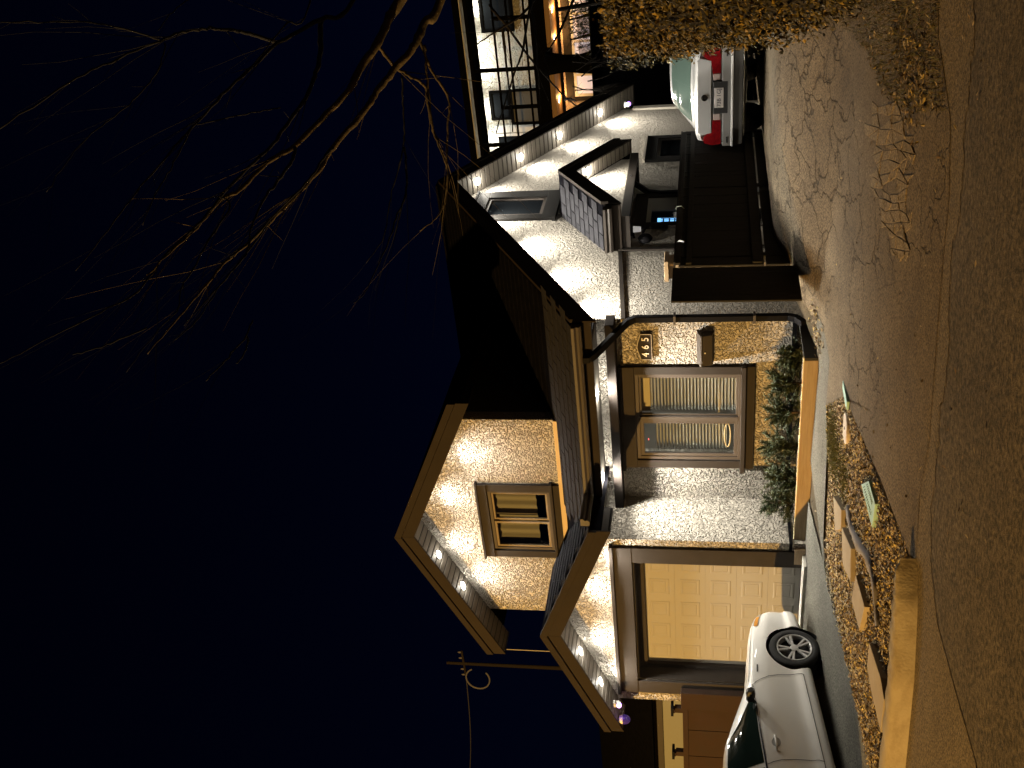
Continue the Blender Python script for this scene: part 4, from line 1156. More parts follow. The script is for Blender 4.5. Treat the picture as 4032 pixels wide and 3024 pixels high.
# rear face: built as panels standing on the tail
def rear_poly(name, pts, x, dep, m, lab=None):
    o = MB().prism([(x, y, z) for y, z in pts], (dep, 0, 0)).build(name, m, car2, local=True, bevel=0.008)
    return o
rear_poly('boot_lid', [(-0.56, 0.745), (0.56, 0.745), (0.60, 0.90), (0.55, 0.955), (-0.55, 0.955), (-0.60, 0.90)], RX - 0.03, 0.06, SILVER)
for sd in (-1, 1):
    rear_poly('tail_light', [(sd * 0.745, 0.60), (sd * 0.36, 0.60), (sd * 0.36, 0.73), (sd * 0.52, 0.75), (sd * 0.64, 0.87), (sd * 0.73, 0.86), (sd * 0.765, 0.74)], RX - 0.025, 0.10, REDL)
    rear_poly('reversing_light', [(sd * 0.36, 0.615), (sd * 0.26, 0.615), (sd * 0.26, 0.72), (sd * 0.36, 0.72)], RX - 0.027, 0.05, mat('clear_lens', (0.45, 0.36, 0.34), 0.15))
rear_poly('bumper', [(-0.775, 0.42), (0.775, 0.42), (0.77, 0.585), (-0.77, 0.585)], RX - 0.05, 0.12, mat('bumper_shaded', (0.22, 0.215, 0.21), 0.45))  # darker than the silver body, shade on the tail put into the colour
rear_poly('bumper_skirt', [(-0.74, 0.28), (0.74, 0.28), (0.774, 0.418), (-0.774, 0.418)], RX - 0.05, 0.12, mat('skirt_shaded', (0.07, 0.066, 0.06), 0.55))  # darkest step of the tail, shade low down painted in
rear_poly('bumper_ledge', [(-0.775, 0.42), (0.775, 0.42), (0.775, 0.455), (-0.775, 0.455)], RX - 0.075, 0.05, mat('light_silver', (0.75, 0.75, 0.75), 0.3, coat=0.5))
rear_poly('plate_recess', [(-0.25, 0.50), (0.25, 0.50), (0.25, 0.72), (-0.25, 0.72)], RX - 0.052, 0.05, BLKP)
rear_poly('number_plate', [(-0.155, 0.565), (0.155, 0.565), (0.155, 0.70), (-0.155, 0.70)], RX - 0.058, 0.01, mat('plate_white', (0.62, 0.58, 0.56), 0.4))
me = text_mesh('73B 1GJ', 0.085, 0.001, mat('plate_ink', (0.03, 0.03, 0.06), 0.5))
o = mesh_part('plate_lettering', me, car2); o.location = (RX - 0.0595, 0, 0.632); o.rotation_euler = (math.pi / 2, 0, -math.pi / 2)
MB().lathe((RX - 0.03, 0, 0.85), (-1, 0, 0), [(0.05, 0.0), (0.05, 0.012), (0.032, 0.014), (0.032, 0.004), (0, 0.004)], 24).build('emblem', mat('emblem', (0.10, 0.09, 0.08), 0.2, metal=0.9), car2, local=True)
for z in (0.26,): rear_poly('bumper_trim', [(-0.74, z), (0.74, z), (0.74, z + 0.018), (-0.74, z + 0.018)], RX - 0.055, 0.03, CHROME)
for sd in (-1, 1): rear_poly('reflector', [(sd * 0.62, 0.50), (sd * 0.72, 0.50), (sd * 0.72, 0.525), (sd * 0.62, 0.525)], RX - 0.056, 0.01, BLKP)
bpy.context.view_layer.update()
for o in list(bpy.data.objects):
    if o.name.startswith('body') and any(md.type == 'BOOLEAN' for md in o.modifiers):
        pr = o.parent
        for md in o.modifiers:
            if md.type == 'BOOLEAN': md.object.matrix_world = pr.matrix_world
bpy.context.view_layer.update()
for o in list(bpy.data.objects):
    if o.name.startswith('body') and any(md.type == 'BOOLEAN' for md in o.modifiers): bake(o)
for c in s_cut: bpy.data.objects.remove(c)

# ------------------------------------------------------------------ left side: brown fence, neighbour
bf = thing('brown_fence', 'brown panelled timber fence with post caps left of the garage', 'fence', (-13.8, 11.2, 0))
MB().box(-13.22, -12.86, GY - 0.16, GY - 0.05, -0.3, 1.70).build('gate_pier', BROWNF, bf, bevel=0.01)
for k, x in enumerate(np.arange(-16.9, -13.25, 0.62)):
    MB().box(x, x + 0.605, GY - 0.06, GY - 0.03, -0.3, 1.60).build('panel', BROWNF, bf)
MB().box(-17, -13.22, GY - 0.075, GY - 0.02, 1.60, 1.68).build('top_rail', BROWNF, bf)
for x in (-13.42, -14.45, -15.5, -16.5):
    MB().box(x - 0.05, x + 0.05, GY - 0.02, GY + 0.06, -0.2, 1.80).build('post', BROWNF, bf)
    MB().box(x - 0.09, x + 0.09, GY - 0.06, GY + 0.10, 1.82, 1.86).build('post_cap', BLACKM, bf)
    MB().box(x - 0.04, x + 0.04, GY - 0.04, GY + 0.04, 1.80, 1.82).build('cap_neck', BROWNF, bf)
nb = thing('garden_building', 'low dark-roofed building with pale wall behind the brown fence', 'building', (-19, 16, 0))
MB().box(-26, -16.5, 16, 22, -0.3, 2.42).build('wall', mat('pale_siding', (0.22, 0.225, 0.19), 0.8), nb)
MB().box(-26, -16.4, 15.95, 16.02, 2.30, 2.52).build('fascia', mat('neighbour_fascia', (0.05, 0.043, 0.035), 0.7), nb)
MB().prism([(-26.2, 15.6, 2.5), (-26.2, 19, 4.2), (-26.2, 22.4, 2.5)], (10.0, 0, 0)).build('roof', SHING_SHADED, nb)
lamp('yard_lamp', 'AREA', (-17.9, 15.4, 2.45), 7, (0.95, 1.0, 0.78), nb, shape='DISK', size=0.3)

# ------------------------------------------------------------------ utility pole and cable
up = thing('utility_pole', 'distant thin utility pole with cross arm against the night sky', 'utility pole', (-50.7, 45, 0.8))
POLEM = mat('pole_wood', (0.12, 0.10, 0.075), 0.9)
MB().tube([(-50.7, 45, 0.5), (-50.7, 45, 17.5)], [0.17, 0.09], 10).build('pole', POLEM, up)
MB().bar((-49.6, 45, 16.4), (-51.8, 45, 16.4), 0.10, 0.12).build('cross_arm', POLEM, up)
ins = MB()
for x in (-49.7, -50.2, -51.2, -51.7): ins.lathe((x, 45, 16.46), (0, 0, 1), [(0.05, 0), (0.06, 0.1), (0.03, 0.2), (0, 0.2)], 8)
ins.build('insulator', WHITE, up)
ring_pts = [Vector((-50.9 + 0.0, 44.8, 16.0)) + Vector((-0.9 + 0.9 * math.cos(a), 0, 0.75 * math.sin(a) - 0.4)) for a in np.linspace(0.4, 5.4, 26)]
MB().tube(ring_pts, 0.05, 6).build('cable_loop', WHITE, up)
cb = MB()
a = Vector((-51.8, 45, 16.4)); b = Vector((-75, 45, 21.5))
cb.tube([a.lerp(b, t) + Vector((0, 0, -1.2 * math.sin(math.pi * t))) for t in np.linspace(0, 1, 24)], 0.035, 6)
tag(cb.build('overhead_cable', mat('cable', (0.3, 0.3, 0.3), 0.5), None), 'thin overhead cable running left from the distant pole', 'cable')
ms = MB().tube([(-18.6, 17.0, 3.5), (-18.6, 17.0, 5.9)], 0.012, 8)
tag(ms.build('vent_mast', mat('mast', (0.5, 0.45, 0.35), 0.4), None), 'thin bright vertical mast between dormer and garage gable', 'mast')

# ------------------------------------------------------------------ street lamp (outside the frame; the sodium light of the picture)
sl = thing('street_lamp', 'sodium street lamp on a tall steel pole across the road', 'street lamp', (STREET[0] - 0.2, STREET[1] - 2.2, -0.4))
STEEL = mat('galvanised', (0.35, 0.36, 0.37), 0.45, metal=0.7)
MB().tube([(STREET[0] - 0.2, STREET[1] - 2.2, -0.4), (STREET[0] - 0.2, STREET[1] - 2.2, 6.4), (STREET[0] - 0.15, STREET[1] - 1.6, 7.1), (STREET[0], STREET[1] - 0.3, 7.2)], [0.09, 0.06, 0.05, 0.045], 12).build('pole', STEEL, sl, smooth=True)
MB().lathe((STREET[0], STREET[1], 7.22), (0, 0, -1), [(0, 0), (0.16, 0.03), (0.20, 0.10), (0.18, 0.14)], 16).build('lamp_head', STEEL, sl)
lamp('sodium_lamp', 'POINT', STREET, STREET_W, SODIUM, sl, shadow_soft_size=0.10)

# ------------------------------------------------------------------ hedge at the right of the side drive
LEAFM = [mat('hedge_leaf', (0.085, 0.066, 0.016), 0.5, spec=0.15), mat('hedge_leaf_gold', (0.26, 0.175, 0.035), 0.5, spec=0.2), mat('hedge_leaf_dark', (0.018, 0.016, 0.005), 0.6, spec=0.1)]
hedge = thing('hedge', 'tall clipped leafy hedge at the edge of the side drive', 'hedge', (-3.4, 12.2, 0.2))
hp0, hp1 = Vector((-4.54, 14.9, 0)), Vector((-2.15, 8.9, 0))
def hedge_pt(a, side, h):
    """a along 0..1, side 0..1 across (towards +x), h 0..1 height"""
    p = hp0.lerp(hp1, a)
    d = (hp1 - hp0).normalized(); nn = Vector((-d.y, d.x, 0))
    if nn.x < 0: nn = -nn
    bulge = 0.10 * math.sin(a * 9) + 0.05 * math.sin(a * 23 + h * 5)
    e = sstep(min(a, 1 - a) / 0.08)
    lowcut = 0.95 * (1 - sstep(a / 0.40)) 
    zb = gz(p.x, p.y) + 0.10 + lowcut
    zt = 2.60 - 0.50 * a + 0.04 * math.sin(a * 17)
    return p + nn * (side * 1.25 + bulge * (1 - side)) + Vector((0, 0, zb + (zt - zb) * h))
core = MB(); vs = []
NA = 24
for i in range(NA + 1):
    a = i / NA
    for sd_, h in ((0.12, 0.05), (0.10, 0.5), (0.12, 0.95), (0.9, 0.95), (0.9, 0.05)):
        vs.append(hedge_pt(0.03 + 0.94 * a, sd_, h))
core.add(vs, [(i * 5 + j, (i + 1) * 5 + j, (i + 1) * 5 + (j + 1) % 5, i * 5 + (j + 1) % 5) for i in range(NA) for j in range(5)] + [(0, 1, 2, 3, 4), (NA * 5 + 4, NA * 5 + 3, NA * 5 + 2, NA * 5 + 1, NA * 5)])
core.build('branches', mat('hedge_core', (0.02, 0.016, 0.010), 1.0), hedge)  # solid inner block, its dark colour stands for shade between the leaves
rnd = random.Random(5)
def leaf(mb, p, nrm, ln, wd, rnd):
    t = nrm.cross(Vector((rnd.gauss(0, 1), rnd.gauss(0, 1), rnd.gauss(0, 1)))).normalized(); b = nrm.cross(t)
    c = nrm * (-0.18 * wd)
    mb.add([p - t * ln / 2, p + b * wd / 2 + c - t * ln * 0.05, p + t * ln / 2, p - b * wd / 2 + c - t * ln * 0.05], [(0, 1, 2), (0, 2, 3)])
fol = MB()
for k in range(18500):
    face = rnd.random()
    if face < 0.62: a, sd_, h = rnd.random(), rnd.uniform(-0.02, 0.10), rnd.random() ** 0.9
    elif face < 0.80: a, sd_, h = rnd.random() * 0.05, rnd.random(), rnd.random()
    else: a, sd_, h = rnd.random(), rnd.random(), rnd.uniform(0.95, 1.02)
    p = hedge_pt(a, sd_, h) + Vector((rnd.gauss(0, 0.035), rnd.gauss(0, 0.035), rnd.gauss(0, 0.035)))
    nn = Vector((-1.0, -0.5, 0.5)) + Vector((rnd.gauss(0, 0.7), rnd.gauss(0, 0.7), rnd.gauss(0, 0.7)))
    fol.cm = rnd.choices((0, 1, 2), (5, 1.6, 5))[0]
    leaf(fol, p, nn.normalized(), rnd.uniform(0.045, 0.082), rnd.uniform(0.024, 0.042), rnd)
fol.build('foliage', LEAFM, hedge, kind='stuff')

# ------------------------------------------------------------------ leaf litter, grass
DRY = [mat('leaf_tan', (0.50, 0.41, 0.23), 0.7), mat('leaf_brown', (0.27, 0.185, 0.10), 0.8), mat('leaf_yellow', (0.62, 0.46, 0.10), 0.65), mat('leaf_dark', (0.05, 0.035, 0.02), 0.85)]
def inside(poly, x, y):
    c = False; j = len(poly) - 1
    for i in range(len(poly)):
        if (poly[i][1] > y) != (poly[j][1] > y) and x < (poly[j][0] - poly[i][0]) * (y - poly[i][1]) / (poly[j][1] - poly[i][1]) + poly[i][0]: c = not c
        j = i
    return c
bed_px = [(3262, 1600), (3330, 1560), (3392, 1700), (3465, 1900), (3575, 2150), (3590, 2230), (3545, 2280), (3520, 2400), (3485, 2750), (3460, 3040), (3430, 3030), (3345, 2630), (3262, 2290), (3258, 2130), (3272, 1900)]
bed = [on_ground(X, Y)[:2] for X, Y in bed_px]
xs_ = [p[0] for p in bed]; ys_ = [p[1] for p in bed]
lit = MB(); rnd = random.Random(11); cnt = 0
while cnt < 24000:
    x, y = rnd.uniform(min(xs_), max(xs_)), rnd.uniform(min(ys_), max(ys_))
    if not inside(bed, x, y): continue
    cnt += 1
    nn = Vector((rnd.gauss(0, 0.5), rnd.gauss(0, 0.5), 1)).normalized()
    lit.cm = rnd.choices((0, 1, 2, 3), (5, 3.5, 1.2, 3))[0]
    leaf(lit, Vector((x, y, gz(x, y) + rnd.uniform(0.0, 0.035))), nn, rnd.uniform(0.018, 0.055), rnd.uniform(0.013, 0.030), rnd)
lit.build('leaf_litter', DRY, None, kind='stuff')
# scattered leaves outside the bed + leafy grass patch by the kerb on the right
patch_px = [(3270, 60), (3330, 0), (3690, 0), (3700, 150), (3725, 330), (3735, 430), (3590, 440), (3480, 360), (3420, 200), (3330, 110)]
gpoly = [on_ground(X, Y)[:2] for X, Y in patch_px]
gpoly = gpoly[:1] + [(gpoly[1][0] + 1.5, gpoly[1][1] + 0.4), (gpoly[2][0] + 1.5, gpoly[2][1] + 0.3)] + gpoly[3:]
xs_ = [p[0] for p in gpoly]; ys_ = [p[1] for p in gpoly]
GRASS = [mat('grass_blade', (0.045, 0.052, 0.018), 0.7), mat('grass_dry', (0.11, 0.085, 0.035), 0.8)]
gr = MB(); lf = MB(); rnd = random.Random(3); cnt = 0
while cnt < 9000:
    x, y = rnd.uniform(min(xs_), max(xs_)), rnd.uniform(min(ys_), max(ys_))
    if not inside(gpoly, x, y): continue
    cnt += 1
    p = Vector((x, y, gz(x, y) + 0.008)); a = rnd.uniform(0, 6.28); hh = rnd.uniform(0.02, 0.06)
    d = Vector((math.cos(a), math.sin(a), 0)) * 0.004; ln = Vector((rnd.gauss(0, 0.025), rnd.gauss(0, 0.025), hh))
    gr.cm = 0 if rnd.random() < 0.7 else 1
    gr.add([p - d, p + d, p + ln], [(0, 1, 2)])
    if cnt % 14 == 0:
        lf.cm = rnd.choices((0, 1, 2, 3), (5, 3, 2, 1))[0]
        leaf(lf, p + Vector((0, 0, 0.03)), Vector((rnd.gauss(0, 0.4), rnd.gauss(0, 0.4), 1)).normalized(), rnd.uniform(0.035, 0.075), rnd.uniform(0.018, 0.034), rnd)
MOSS = mat('moss', (0.10, 0.10, 0.025), 0.9)
for cx, cy_, n_, r_ in [(3285, 1740, 900, 0.16), (3300, 1800, 900, 0.17), (3335, 1880, 500, 0.14), (3290, 1660, 300, 0.15)]:
    c = on_ground(cx, cy_)
    for k in range(n_):
        x, y = c.x + rnd.gauss(0, r_), c.y + rnd.gauss(0, r_)
        if not inside(bed, x, y): continue
        p = Vector((x, y, gz(x, y) + 0.03)); a = rnd.uniform(0, 6.28)
        d = Vector((math.cos(a), math.sin(a), 0)) * 0.007
        gr.cm = 2
        gr.add([p - d, p + d, p + Vector((rnd.gauss(0, 0.015), rnd.gauss(0, 0.015), 0.022))], [(0, 1, 2)])
gr.build('grass', GRASS + [MOSS], None, kind='stuff')
wf = [on_ground(2913 + x / .929, 1496 + y / .929, off=0.045) for x, y in ((388, 470), (402, 540), (425, 595), (455, 640), (475, 690), (485, 745), (492, 830), (498, 900))]
wf = spline_pts = [wf[0]] + [wf[i].lerp(wf[i + 1], t) for i in range(len(wf) - 1) for t in (0.33, 0.66, 1.0)]
m_ = MB(); vs = []
for i, p in enumerate(wf):
    d = (wf[min(i + 1, len(wf) - 1)] - wf[max(0, i - 1)]).normalized(); q = Vector((-d.y, d.x, 0)) * (0.065 + 0.02 * math.sin(i * 1.3))
    for a, z in ((-1, -0.03), (-0.9, 0.0), (0, 0.006), (0.9, 0.0), (1, -0.03)): vs.append(p + q * a + Vector((0, 0, z)))
m_.add(vs, [(i * 5 + j, (i + 1) * 5 + j, (i + 1) * 5 + j + 1, i * 5 + j + 1) for i in range(len(wf) - 1) for j in range(4)])
tag(m_.build('edging_strip', mat('grey_fabric', (0.17, 0.155, 0.15), 0.9, bump=('noise', 60, 0.4, 0.005)), None, smooth=True), 'grey curved edging strip half buried in the leaf bed', 'garden edging')
for cx, cy_, n_, r_ in [(3610, 330, 220, 0.45), (3560, 250, 60, 0.5), (3230, 1330, 90, 0.18), (3215, 1250, 60, 0.2)]:
    c = on_ground(cx, cy_)
    for k in range(n_):
        x, y = c.x + rnd.gauss(0, r_ * 0.5), c.y + rnd.gauss(0, r_ * 0.5)
        lf.cm = rnd.choices((0, 1, 2, 3), (5, 3, 2, 1))[0]
        leaf(lf, Vector((x, y, gz(x, y) + 0.02 + rnd.uniform(0, 0.03))), Vector((rnd.gauss(0, 0.4), rnd.gauss(0, 0.4), 1)).normalized(), rnd.uniform(0.035, 0.085), rnd.uniform(0.018, 0.036), rnd)
for k in range(120):
    X, Y = rnd.uniform(3200, 3900), rnd.uniform(0, 2300)
    p = on_ground(X, Y)
    if p.y > 11.2: continue
    lf.cm = rnd.choices((0, 1, 2, 3), (5, 2, 1, 2))[0]
    leaf(lf, p + Vector((0, 0, 0.022)), Vector((rnd.gauss(0, 0.3), rnd.gauss(0, 0.3), 1)).normalized(), rnd.uniform(0.03, 0.07), rnd.uniform(0.015, 0.03), rnd)
lf.build('fallen_leaves', [mat('dull_tan', (0.24, 0.185, 0.105), 0.8), mat('dull_brown', (0.12, 0.08, 0.045), 0.85), mat('dull_yellow', (0.34, 0.25, 0.08), 0.75), mat('dull_dark', (0.05, 0.037, 0.022), 0.9)], None, kind='stuff')
# fallen leaf heap in the corner beside the planter
# stepping slabs
SLABM = mat('slab', (0.34, 0.285, 0.20), 0.9, bump=('noise', 70, 0.4, 0.004), var=(5, (0.28, 0.23, 0.16), 0.35, 0.7))
r3 = lambda a, b: (3000 + a / 2.143, 1548 + b / 2.143)
r4 = lambda a, b: (3000 + a / 2.143, 2250 + b / 2.143)
slabs = [([r3(600, 865), r3(670, 985), r3(665, 1150), r3(615, 1165)], 'stepping slab nearest the walkway, farthest from the kerb'),
         ([r3(672, 1130), r3(750, 1310), r3(745, 1590), r3(680, 1450)], 'long narrow stepping slab, second from the walkway'),
         ([r4(790, 30), r4(865, 300), r4(820, 500), r4(755, 240)], 'diamond shaped stepping slab, third from the walkway'),
         ([r4(905, 600), r4(1000, 900), r4(1030, 1080), r4(1000, 1360), r4(920, 1000), r4(885, 800)], 'largest stepping slab, tucked against the kerb')]
for ps, lab in slabs:
    pts = [on_ground(*p, off=0.075) for p in ps]
    tag(MB().prism(pts, (0, 0, -0.07)).build('stepping_slab', SLABM, None, bevel=0.006), lab, 'paving slab', 'stepping slabs in the leaf bed')
# teal meter lid with slots and the small oval lid
TEAL = mat('teal_plastic', (0.30, 0.52, 0.48), 0.6)
tl_ = [on_ground(*r3(*p), off=0.05) for p in [(838, 770), (900, 740), (955, 935), (928, 1135)]]
lid = thing('meter_lid', 'pale teal slotted utility lid lying in the dead leaves', 'utility lid', tl_[0][:])
MB().prism(tl_, (0, 0, -0.045)).build('plate', TEAL, lid, bevel=0.004)
sl_ = MB()
for row in (0.28, 0.72):
    for k in range(11):
        t = 0.10 + 0.07 * k
        if row > 0.5 and t > 0.75: continue
        a = tl_[0].lerp(tl_[3], t).lerp(tl_[1].lerp(tl_[2], t), row - 0.08); b = tl_[0].lerp(tl_[3], t).lerp(tl_[1].lerp(tl_[2], t), row + 0.08)
        sl_.bar(a + Vector((0, 0, 0.002)), b + Vector((0, 0, 0.002)), 0.008, 0.004)
sl_.build('slot', mat('slot', (0.06, 0.11, 0.10), 0.8), lid)
c = on_ground(*r3(708, 295), off=0.03)
ol = thing('round_lid', 'small pale round lid set in the ground near the planter', 'utility lid', c[:])
MB().lathe(c, (0, 0, 1), [(0.0, 0.012), (0.16, 0.012), (0.17, 0.0), (0.17, -0.03)], 24).build('plate', mat('pale_plastic', (0.50, 0.42, 0.33), 0.6), ol)
MB().lathe(c + Vector((0, 0, 0.014)), (0, 0, 1), [(0.0, 0.003), (0.02, 0.003), (0.02, 0)], 10).build('hole', BLACKM, ol)
c = on_ground(3325, 1555, off=0.03)
s_ = MB().prism([c + Vector(v) for v in ((-0.05, -0.2, 0), (0.05, -0.2, 0), (0.05, 0.2, 0), (-0.05, 0.2, 0))], (0, 0, -0.03))
tag(s_.build('marker_strip', TEAL, None, bevel=0.003), 'narrow teal marker strip at the edge of the paved crossing', 'marker')

# ------------------------------------------------------------------ bare trees
BARK_DIM = mat('dim_bark', (0.026, 0.031, 0.050), 0.9, spec=0.1, var=(12, (0.014, 0.017, 0.03), 0.35, 0.65))  # grey-blue copy of the bark, weaker lamp light put into the colour
BARK = mat('bark', (0.12, 0.10, 0.075), 0.9, spec=0.1, bump=('noise', 60, 0.6, 0.006), var=(12, (0.045, 0.042, 0.038), 0.35, 0.65))
def spline(pts, n=6):
    out = []
    for i in range(len(pts) - 1):
        p0, p1, p2, p3 = pts[max(0, i - 1)], pts[i], pts[i + 1], pts[min(len(pts) - 1, i + 2)]
        for k in range(n):
            t = k / n
            out.append(0.5 * ((2 * p1) + (p2 - p0) * t + (2 * p0 - 5 * p1 + 4 * p2 - p3) * t * t + (3 * p1 - p0 - 3 * p2 + p3) * t ** 3))
    out.append(pts[-1]); return out
DARKB = mat('dark_bark', (0.02, 0.017, 0.014), 0.95, spec=0.1)
k_ = 1 / 1.106
def limb(px, d0, d1, r0, r1, name, parent, rnd, twigs=10, start=None, tw_len=0.5, warm=True):
    n = len(px)
    pts = [at_dist(x * k_, y * k_, d0 + (d1 - d0) * i / (n - 1)) for i, (x, y) in enumerate(px)]
    if start is not None: pts = [Vector(start)] + pts
    sp = spline(pts, 6)
    sp = [p + Vector((rnd.gauss(0, 0.0025), rnd.gauss(0, 0.0025), rnd.gauss(0, 0.0025))) for p in sp]
    N = len(sp); r0 *= 0.85
    rad = [(r0 + (r1 - r0) * (i / (N - 1)) ** 0.8) * rnd.uniform(0.88, 1.14) for i in range(N)]
    mb = MB().tube(sp, rad, 7)
    for q in range(twigs):
        i = rnd.randint(N // 5, N - 2)
        d = (sp[i + 1] - sp[i]).normalized()
        wl_ = rnd.random() < 0.6
        dv = (d + Vector((rnd.gauss(0, 1), rnd.gauss(0, 1), rnd.gauss(0, 1))) * (0.22 if wl_ else 0.6)).normalized()
        L = tw_len * (rnd.uniform(0.6, 1.9) if wl_ else rnd.uniform(0.1, 0.4)); p = sp[i]; tp = [p]
        for s in range(4):
            p = p + dv * L / 4; dv = (dv + Vector((rnd.gauss(0, 0.06), rnd.gauss(0, 0.06), rnd.gauss(0, 0.06) + 0.02))).normalized(); tp.append(p)
        r_ = min(rad[i] * 0.4, 0.0032)
        mb.tube(tp, [r_, r_ * 0.8, r_ * 0.6, r_ * 0.45, r_ * 0.3], 4, caps=False)
    mb.build(name, DARKB if parent is not tr1 else (BARK if warm else BARK_DIM), parent, smooth=True)
rnd = random.Random(17)
fk = at_dist(2250 * k_, -820 * k_, 7.3)
tr1 = thing('bare_tree', 'leafless tree whose branches hang across the night sky', 'tree', (fk.x + 0.1, fk.y, -0.3))
fork = at_dist(2250 * k_, -820 * k_, 7.3)
MB().tube(spline([Vector((fork.x + 0.1, fork.y, -0.4)), Vector((fork.x + 0.06, fork.y, 0.5)), Vector((fork.x + 0.02, fork.y, 1.2)), fork, fork + Vector((0.1, 0, 1.2)), fork + Vector((0.3, 0.1, 2.6))], 6), [0.19, 0.17, 0.16, 0.155, 0.15, 0.15, 0.145, 0.14, 0.14, 0.135, 0.135, 0.13, 0.13, 0.125, 0.125, 0.12, 0.12, 0.115, 0.11, 0.105, 0.10, 0.095, 0.09, 0.085, 0.08, 0.07, 0.06, 0.05, 0.04, 0.03, 0.02][:31], 12).build('trunk', BARK, tr1, smooth=True)
limbs = [
 ([(1925, -10), (1850, 100), (1790, 220), (1720, 300), (1640, 400), (1580, 490), (1450, 640), (1390, 740), (1290, 850), (1180, 960), (1080, 1060), (985, 1140), (900, 1240), (780, 1380), (640, 1540)], 7.0, 6.4, 0.030, 0.003, 16, fork),
 ([(1750, -10), (1700, 70), (1650, 180), (1560, 310), (1520, 390), (1400, 520), (1270, 645), (1160, 710), (1040, 830), (960, 870), (860, 990), (740, 1100), (640, 1200)], 7.1, 6.2, 0.034, 0.003, 16, fork),
 ([(1545, -10), (1400, 80), (1210, 190), (1100, 290), (990, 390), (850, 540), (780, 620), (640, 780), (500, 960), (330, 1180)], 6.9, 6.0, 0.020, 0.002, 16, fork + Vector((0.05, 0, 0.5))),
 ([(1850, 200), (1860, 330), (1870, 440), (1890, 580), (1930, 680), (1950, 760), (1940, 870), (1900, 950), (1830, 1005)], 7.0, 7.1, 0.011, 0.003, 6, None),
 ([(1830, 180), (1870, 290), (1920, 370), (1955, 440), (1950, 560), (1943, 690), (1950, 760), (1945, 830)], 7.0, 7.1, 0.010, 0.006, 6, None),
 ([(1650, 200), (1710, 280), (1780, 330), (1845, 370), (1862, 450), (1885, 570), (1912, 620)], 6.95, 7.05, 0.012, 0.006, 5, None),
 ([(1750, 330), (1755, 450), (1760, 580), (1745, 690), (1700, 860), (1670, 1030), (1595, 1145)], 6.9, 6.9, 0.008, 0.002, 6, None),
 ([(1760, 640), (1770, 740), (1765, 850), (1725, 950), (1690, 1060), (1640, 1170), (1590, 1270), (1540, 1322)], 6.9, 6.8, 0.009, 0.002, 7, None),
 ([(1395, 90), (1395, 230), (1370, 330), (1330, 430), (1250, 540), (1180, 640), (1090, 720), (960, 860), (860, 980), (720, 1110), (600, 1270), (440, 1360), (200, 1480), (0, 1585)], 6.9, 6.0, 0.020, 0.002, 14, None),
 ([(1210, 190), (1100, 150), (1000, 130), (900, 125), (790, 140), (700, 175), (480, 270), (300, 360), (0, 560)], 6.8, 6.0, 0.014, 0.004, 10, None),
 ([(700, 175), (560, 130), (400, 100), (200, 95), (0, 98)], 6.4, 6.0, 0.006, 0.003, 8, None),
 ([(720, 190), (690, 300), (600, 420), (480, 520), (380, 600), (280, 720), (200, 840)], 6.4, 6.0, 0.005, 0.002, 8, None),
 ([(1285, 640), (1270, 700), (1200, 800), (1160, 850), (1110, 950), (1090, 1010), (1070, 1110), (930, 1270), (800, 1420)], 6.6, 6.2, 0.014, 0.002, 9, None),
 ([(1450, 640), (1400, 700), (1330, 800), (1210, 920), (1090, 1050), (1000, 1120)], 6.5, 6.3, 0.009, 0.004, 8, None),
 ([(840, 545), (790, 640), (740, 740), (680, 840), (620, 980)], 6.2, 6.0, 0.006, 0.002, 6, None),
 ([(960, 860), (1000, 900), (900, 1060), (830, 1190), (790, 1250), (770, 1350), (680, 1450), (550, 1620)], 6.3, 6.0, 0.008, 0.002, 8, None),
 ([(1180, 960), (1060, 1120), (960, 1240), (870, 1380), (760, 1480)], 6.4, 6.1, 0.007, 0.002, 6, None),
 ([(1075, 1465), (1080, 1490), (1065, 1540), (1030, 1585)], 6.3, 6.25, 0.008, 0.003, 0, None),
 ([(1100, 1395), (1060, 1480), (980, 1570), (895, 1659)], 6.3, 6.1, 0.005, 0.003, 3, None),
 ([(640, 1430), (520, 1480), (440, 1510), (320, 1545)], 6.1, 6.0, 0.005, 0.003, 2, None),
 ([(1220, 470), (1110, 490), (1000, 512), (860, 545)], 6.5, 6.4, 0.005, 0.003, 2, None),
 ([(1350, 10), (1250, 100), (1160, 210), (1060, 340)], 6.6, 6.3, 0.007, 0.003, 5, fork + Vector((0.1, 0, 1.0))),
 ([(820, 0), (740, 60), (690, 140)], 6.4, 6.2, 0.004, 0.002, 3, None)]
for i, (px, d0, d1, r0, r1, tw, stt) in enumerate(limbs):
    limb(px, d0, d1, r0 * (1.25 if i < 2 else 1.0), r1, 'branch', tr1, rnd, int(tw * 1.3), stt, 0.5, i in (0, 1, 3, 4, 5))
tr2 = thing('small_bare_tree', 'small dark leafless tree in front of the balcony house', 'tree', (-4.2, 17.5, 0.4))
r4c = lambda a, b: ((1750 + a / 3.16) * 1.106, (b / 3.16) * 1.106)
MB().tube([(-4.1, 17.6, 0.3), (-4.2, 17.5, 2.0), at_dist(2190, 40, 18)], [0.06, 0.05, 0.03], 8).build('trunk', DARKB, tr2)
for pts in ([(1250, -60), (1080, 60), (970, 640), (880, 880), (810, 1100), (640, 1659)], [(560, 60), (650, 180), (780, 330), (1040, 690), (1220, 900), (1400, 1100), (1520, 1220), (1640, 1320)], [(1620, -30), (1420, 420), (1280, 640)], [(1080, 60), (900, 230), (600, 420), (390, 560)], [(1500, 1240), (1560, 1230), (1640, 1260)], [(1060, 0), (1120, 300), (1150, 700), (1180, 1100)], [(720, 340), (760, 700), (820, 1250), (850, 1640)]):
    limb([r4c(*p) for p in pts], 18, 17.5, 0.030, 0.010, 'branch', tr2, rnd, 8, None, 0.6)
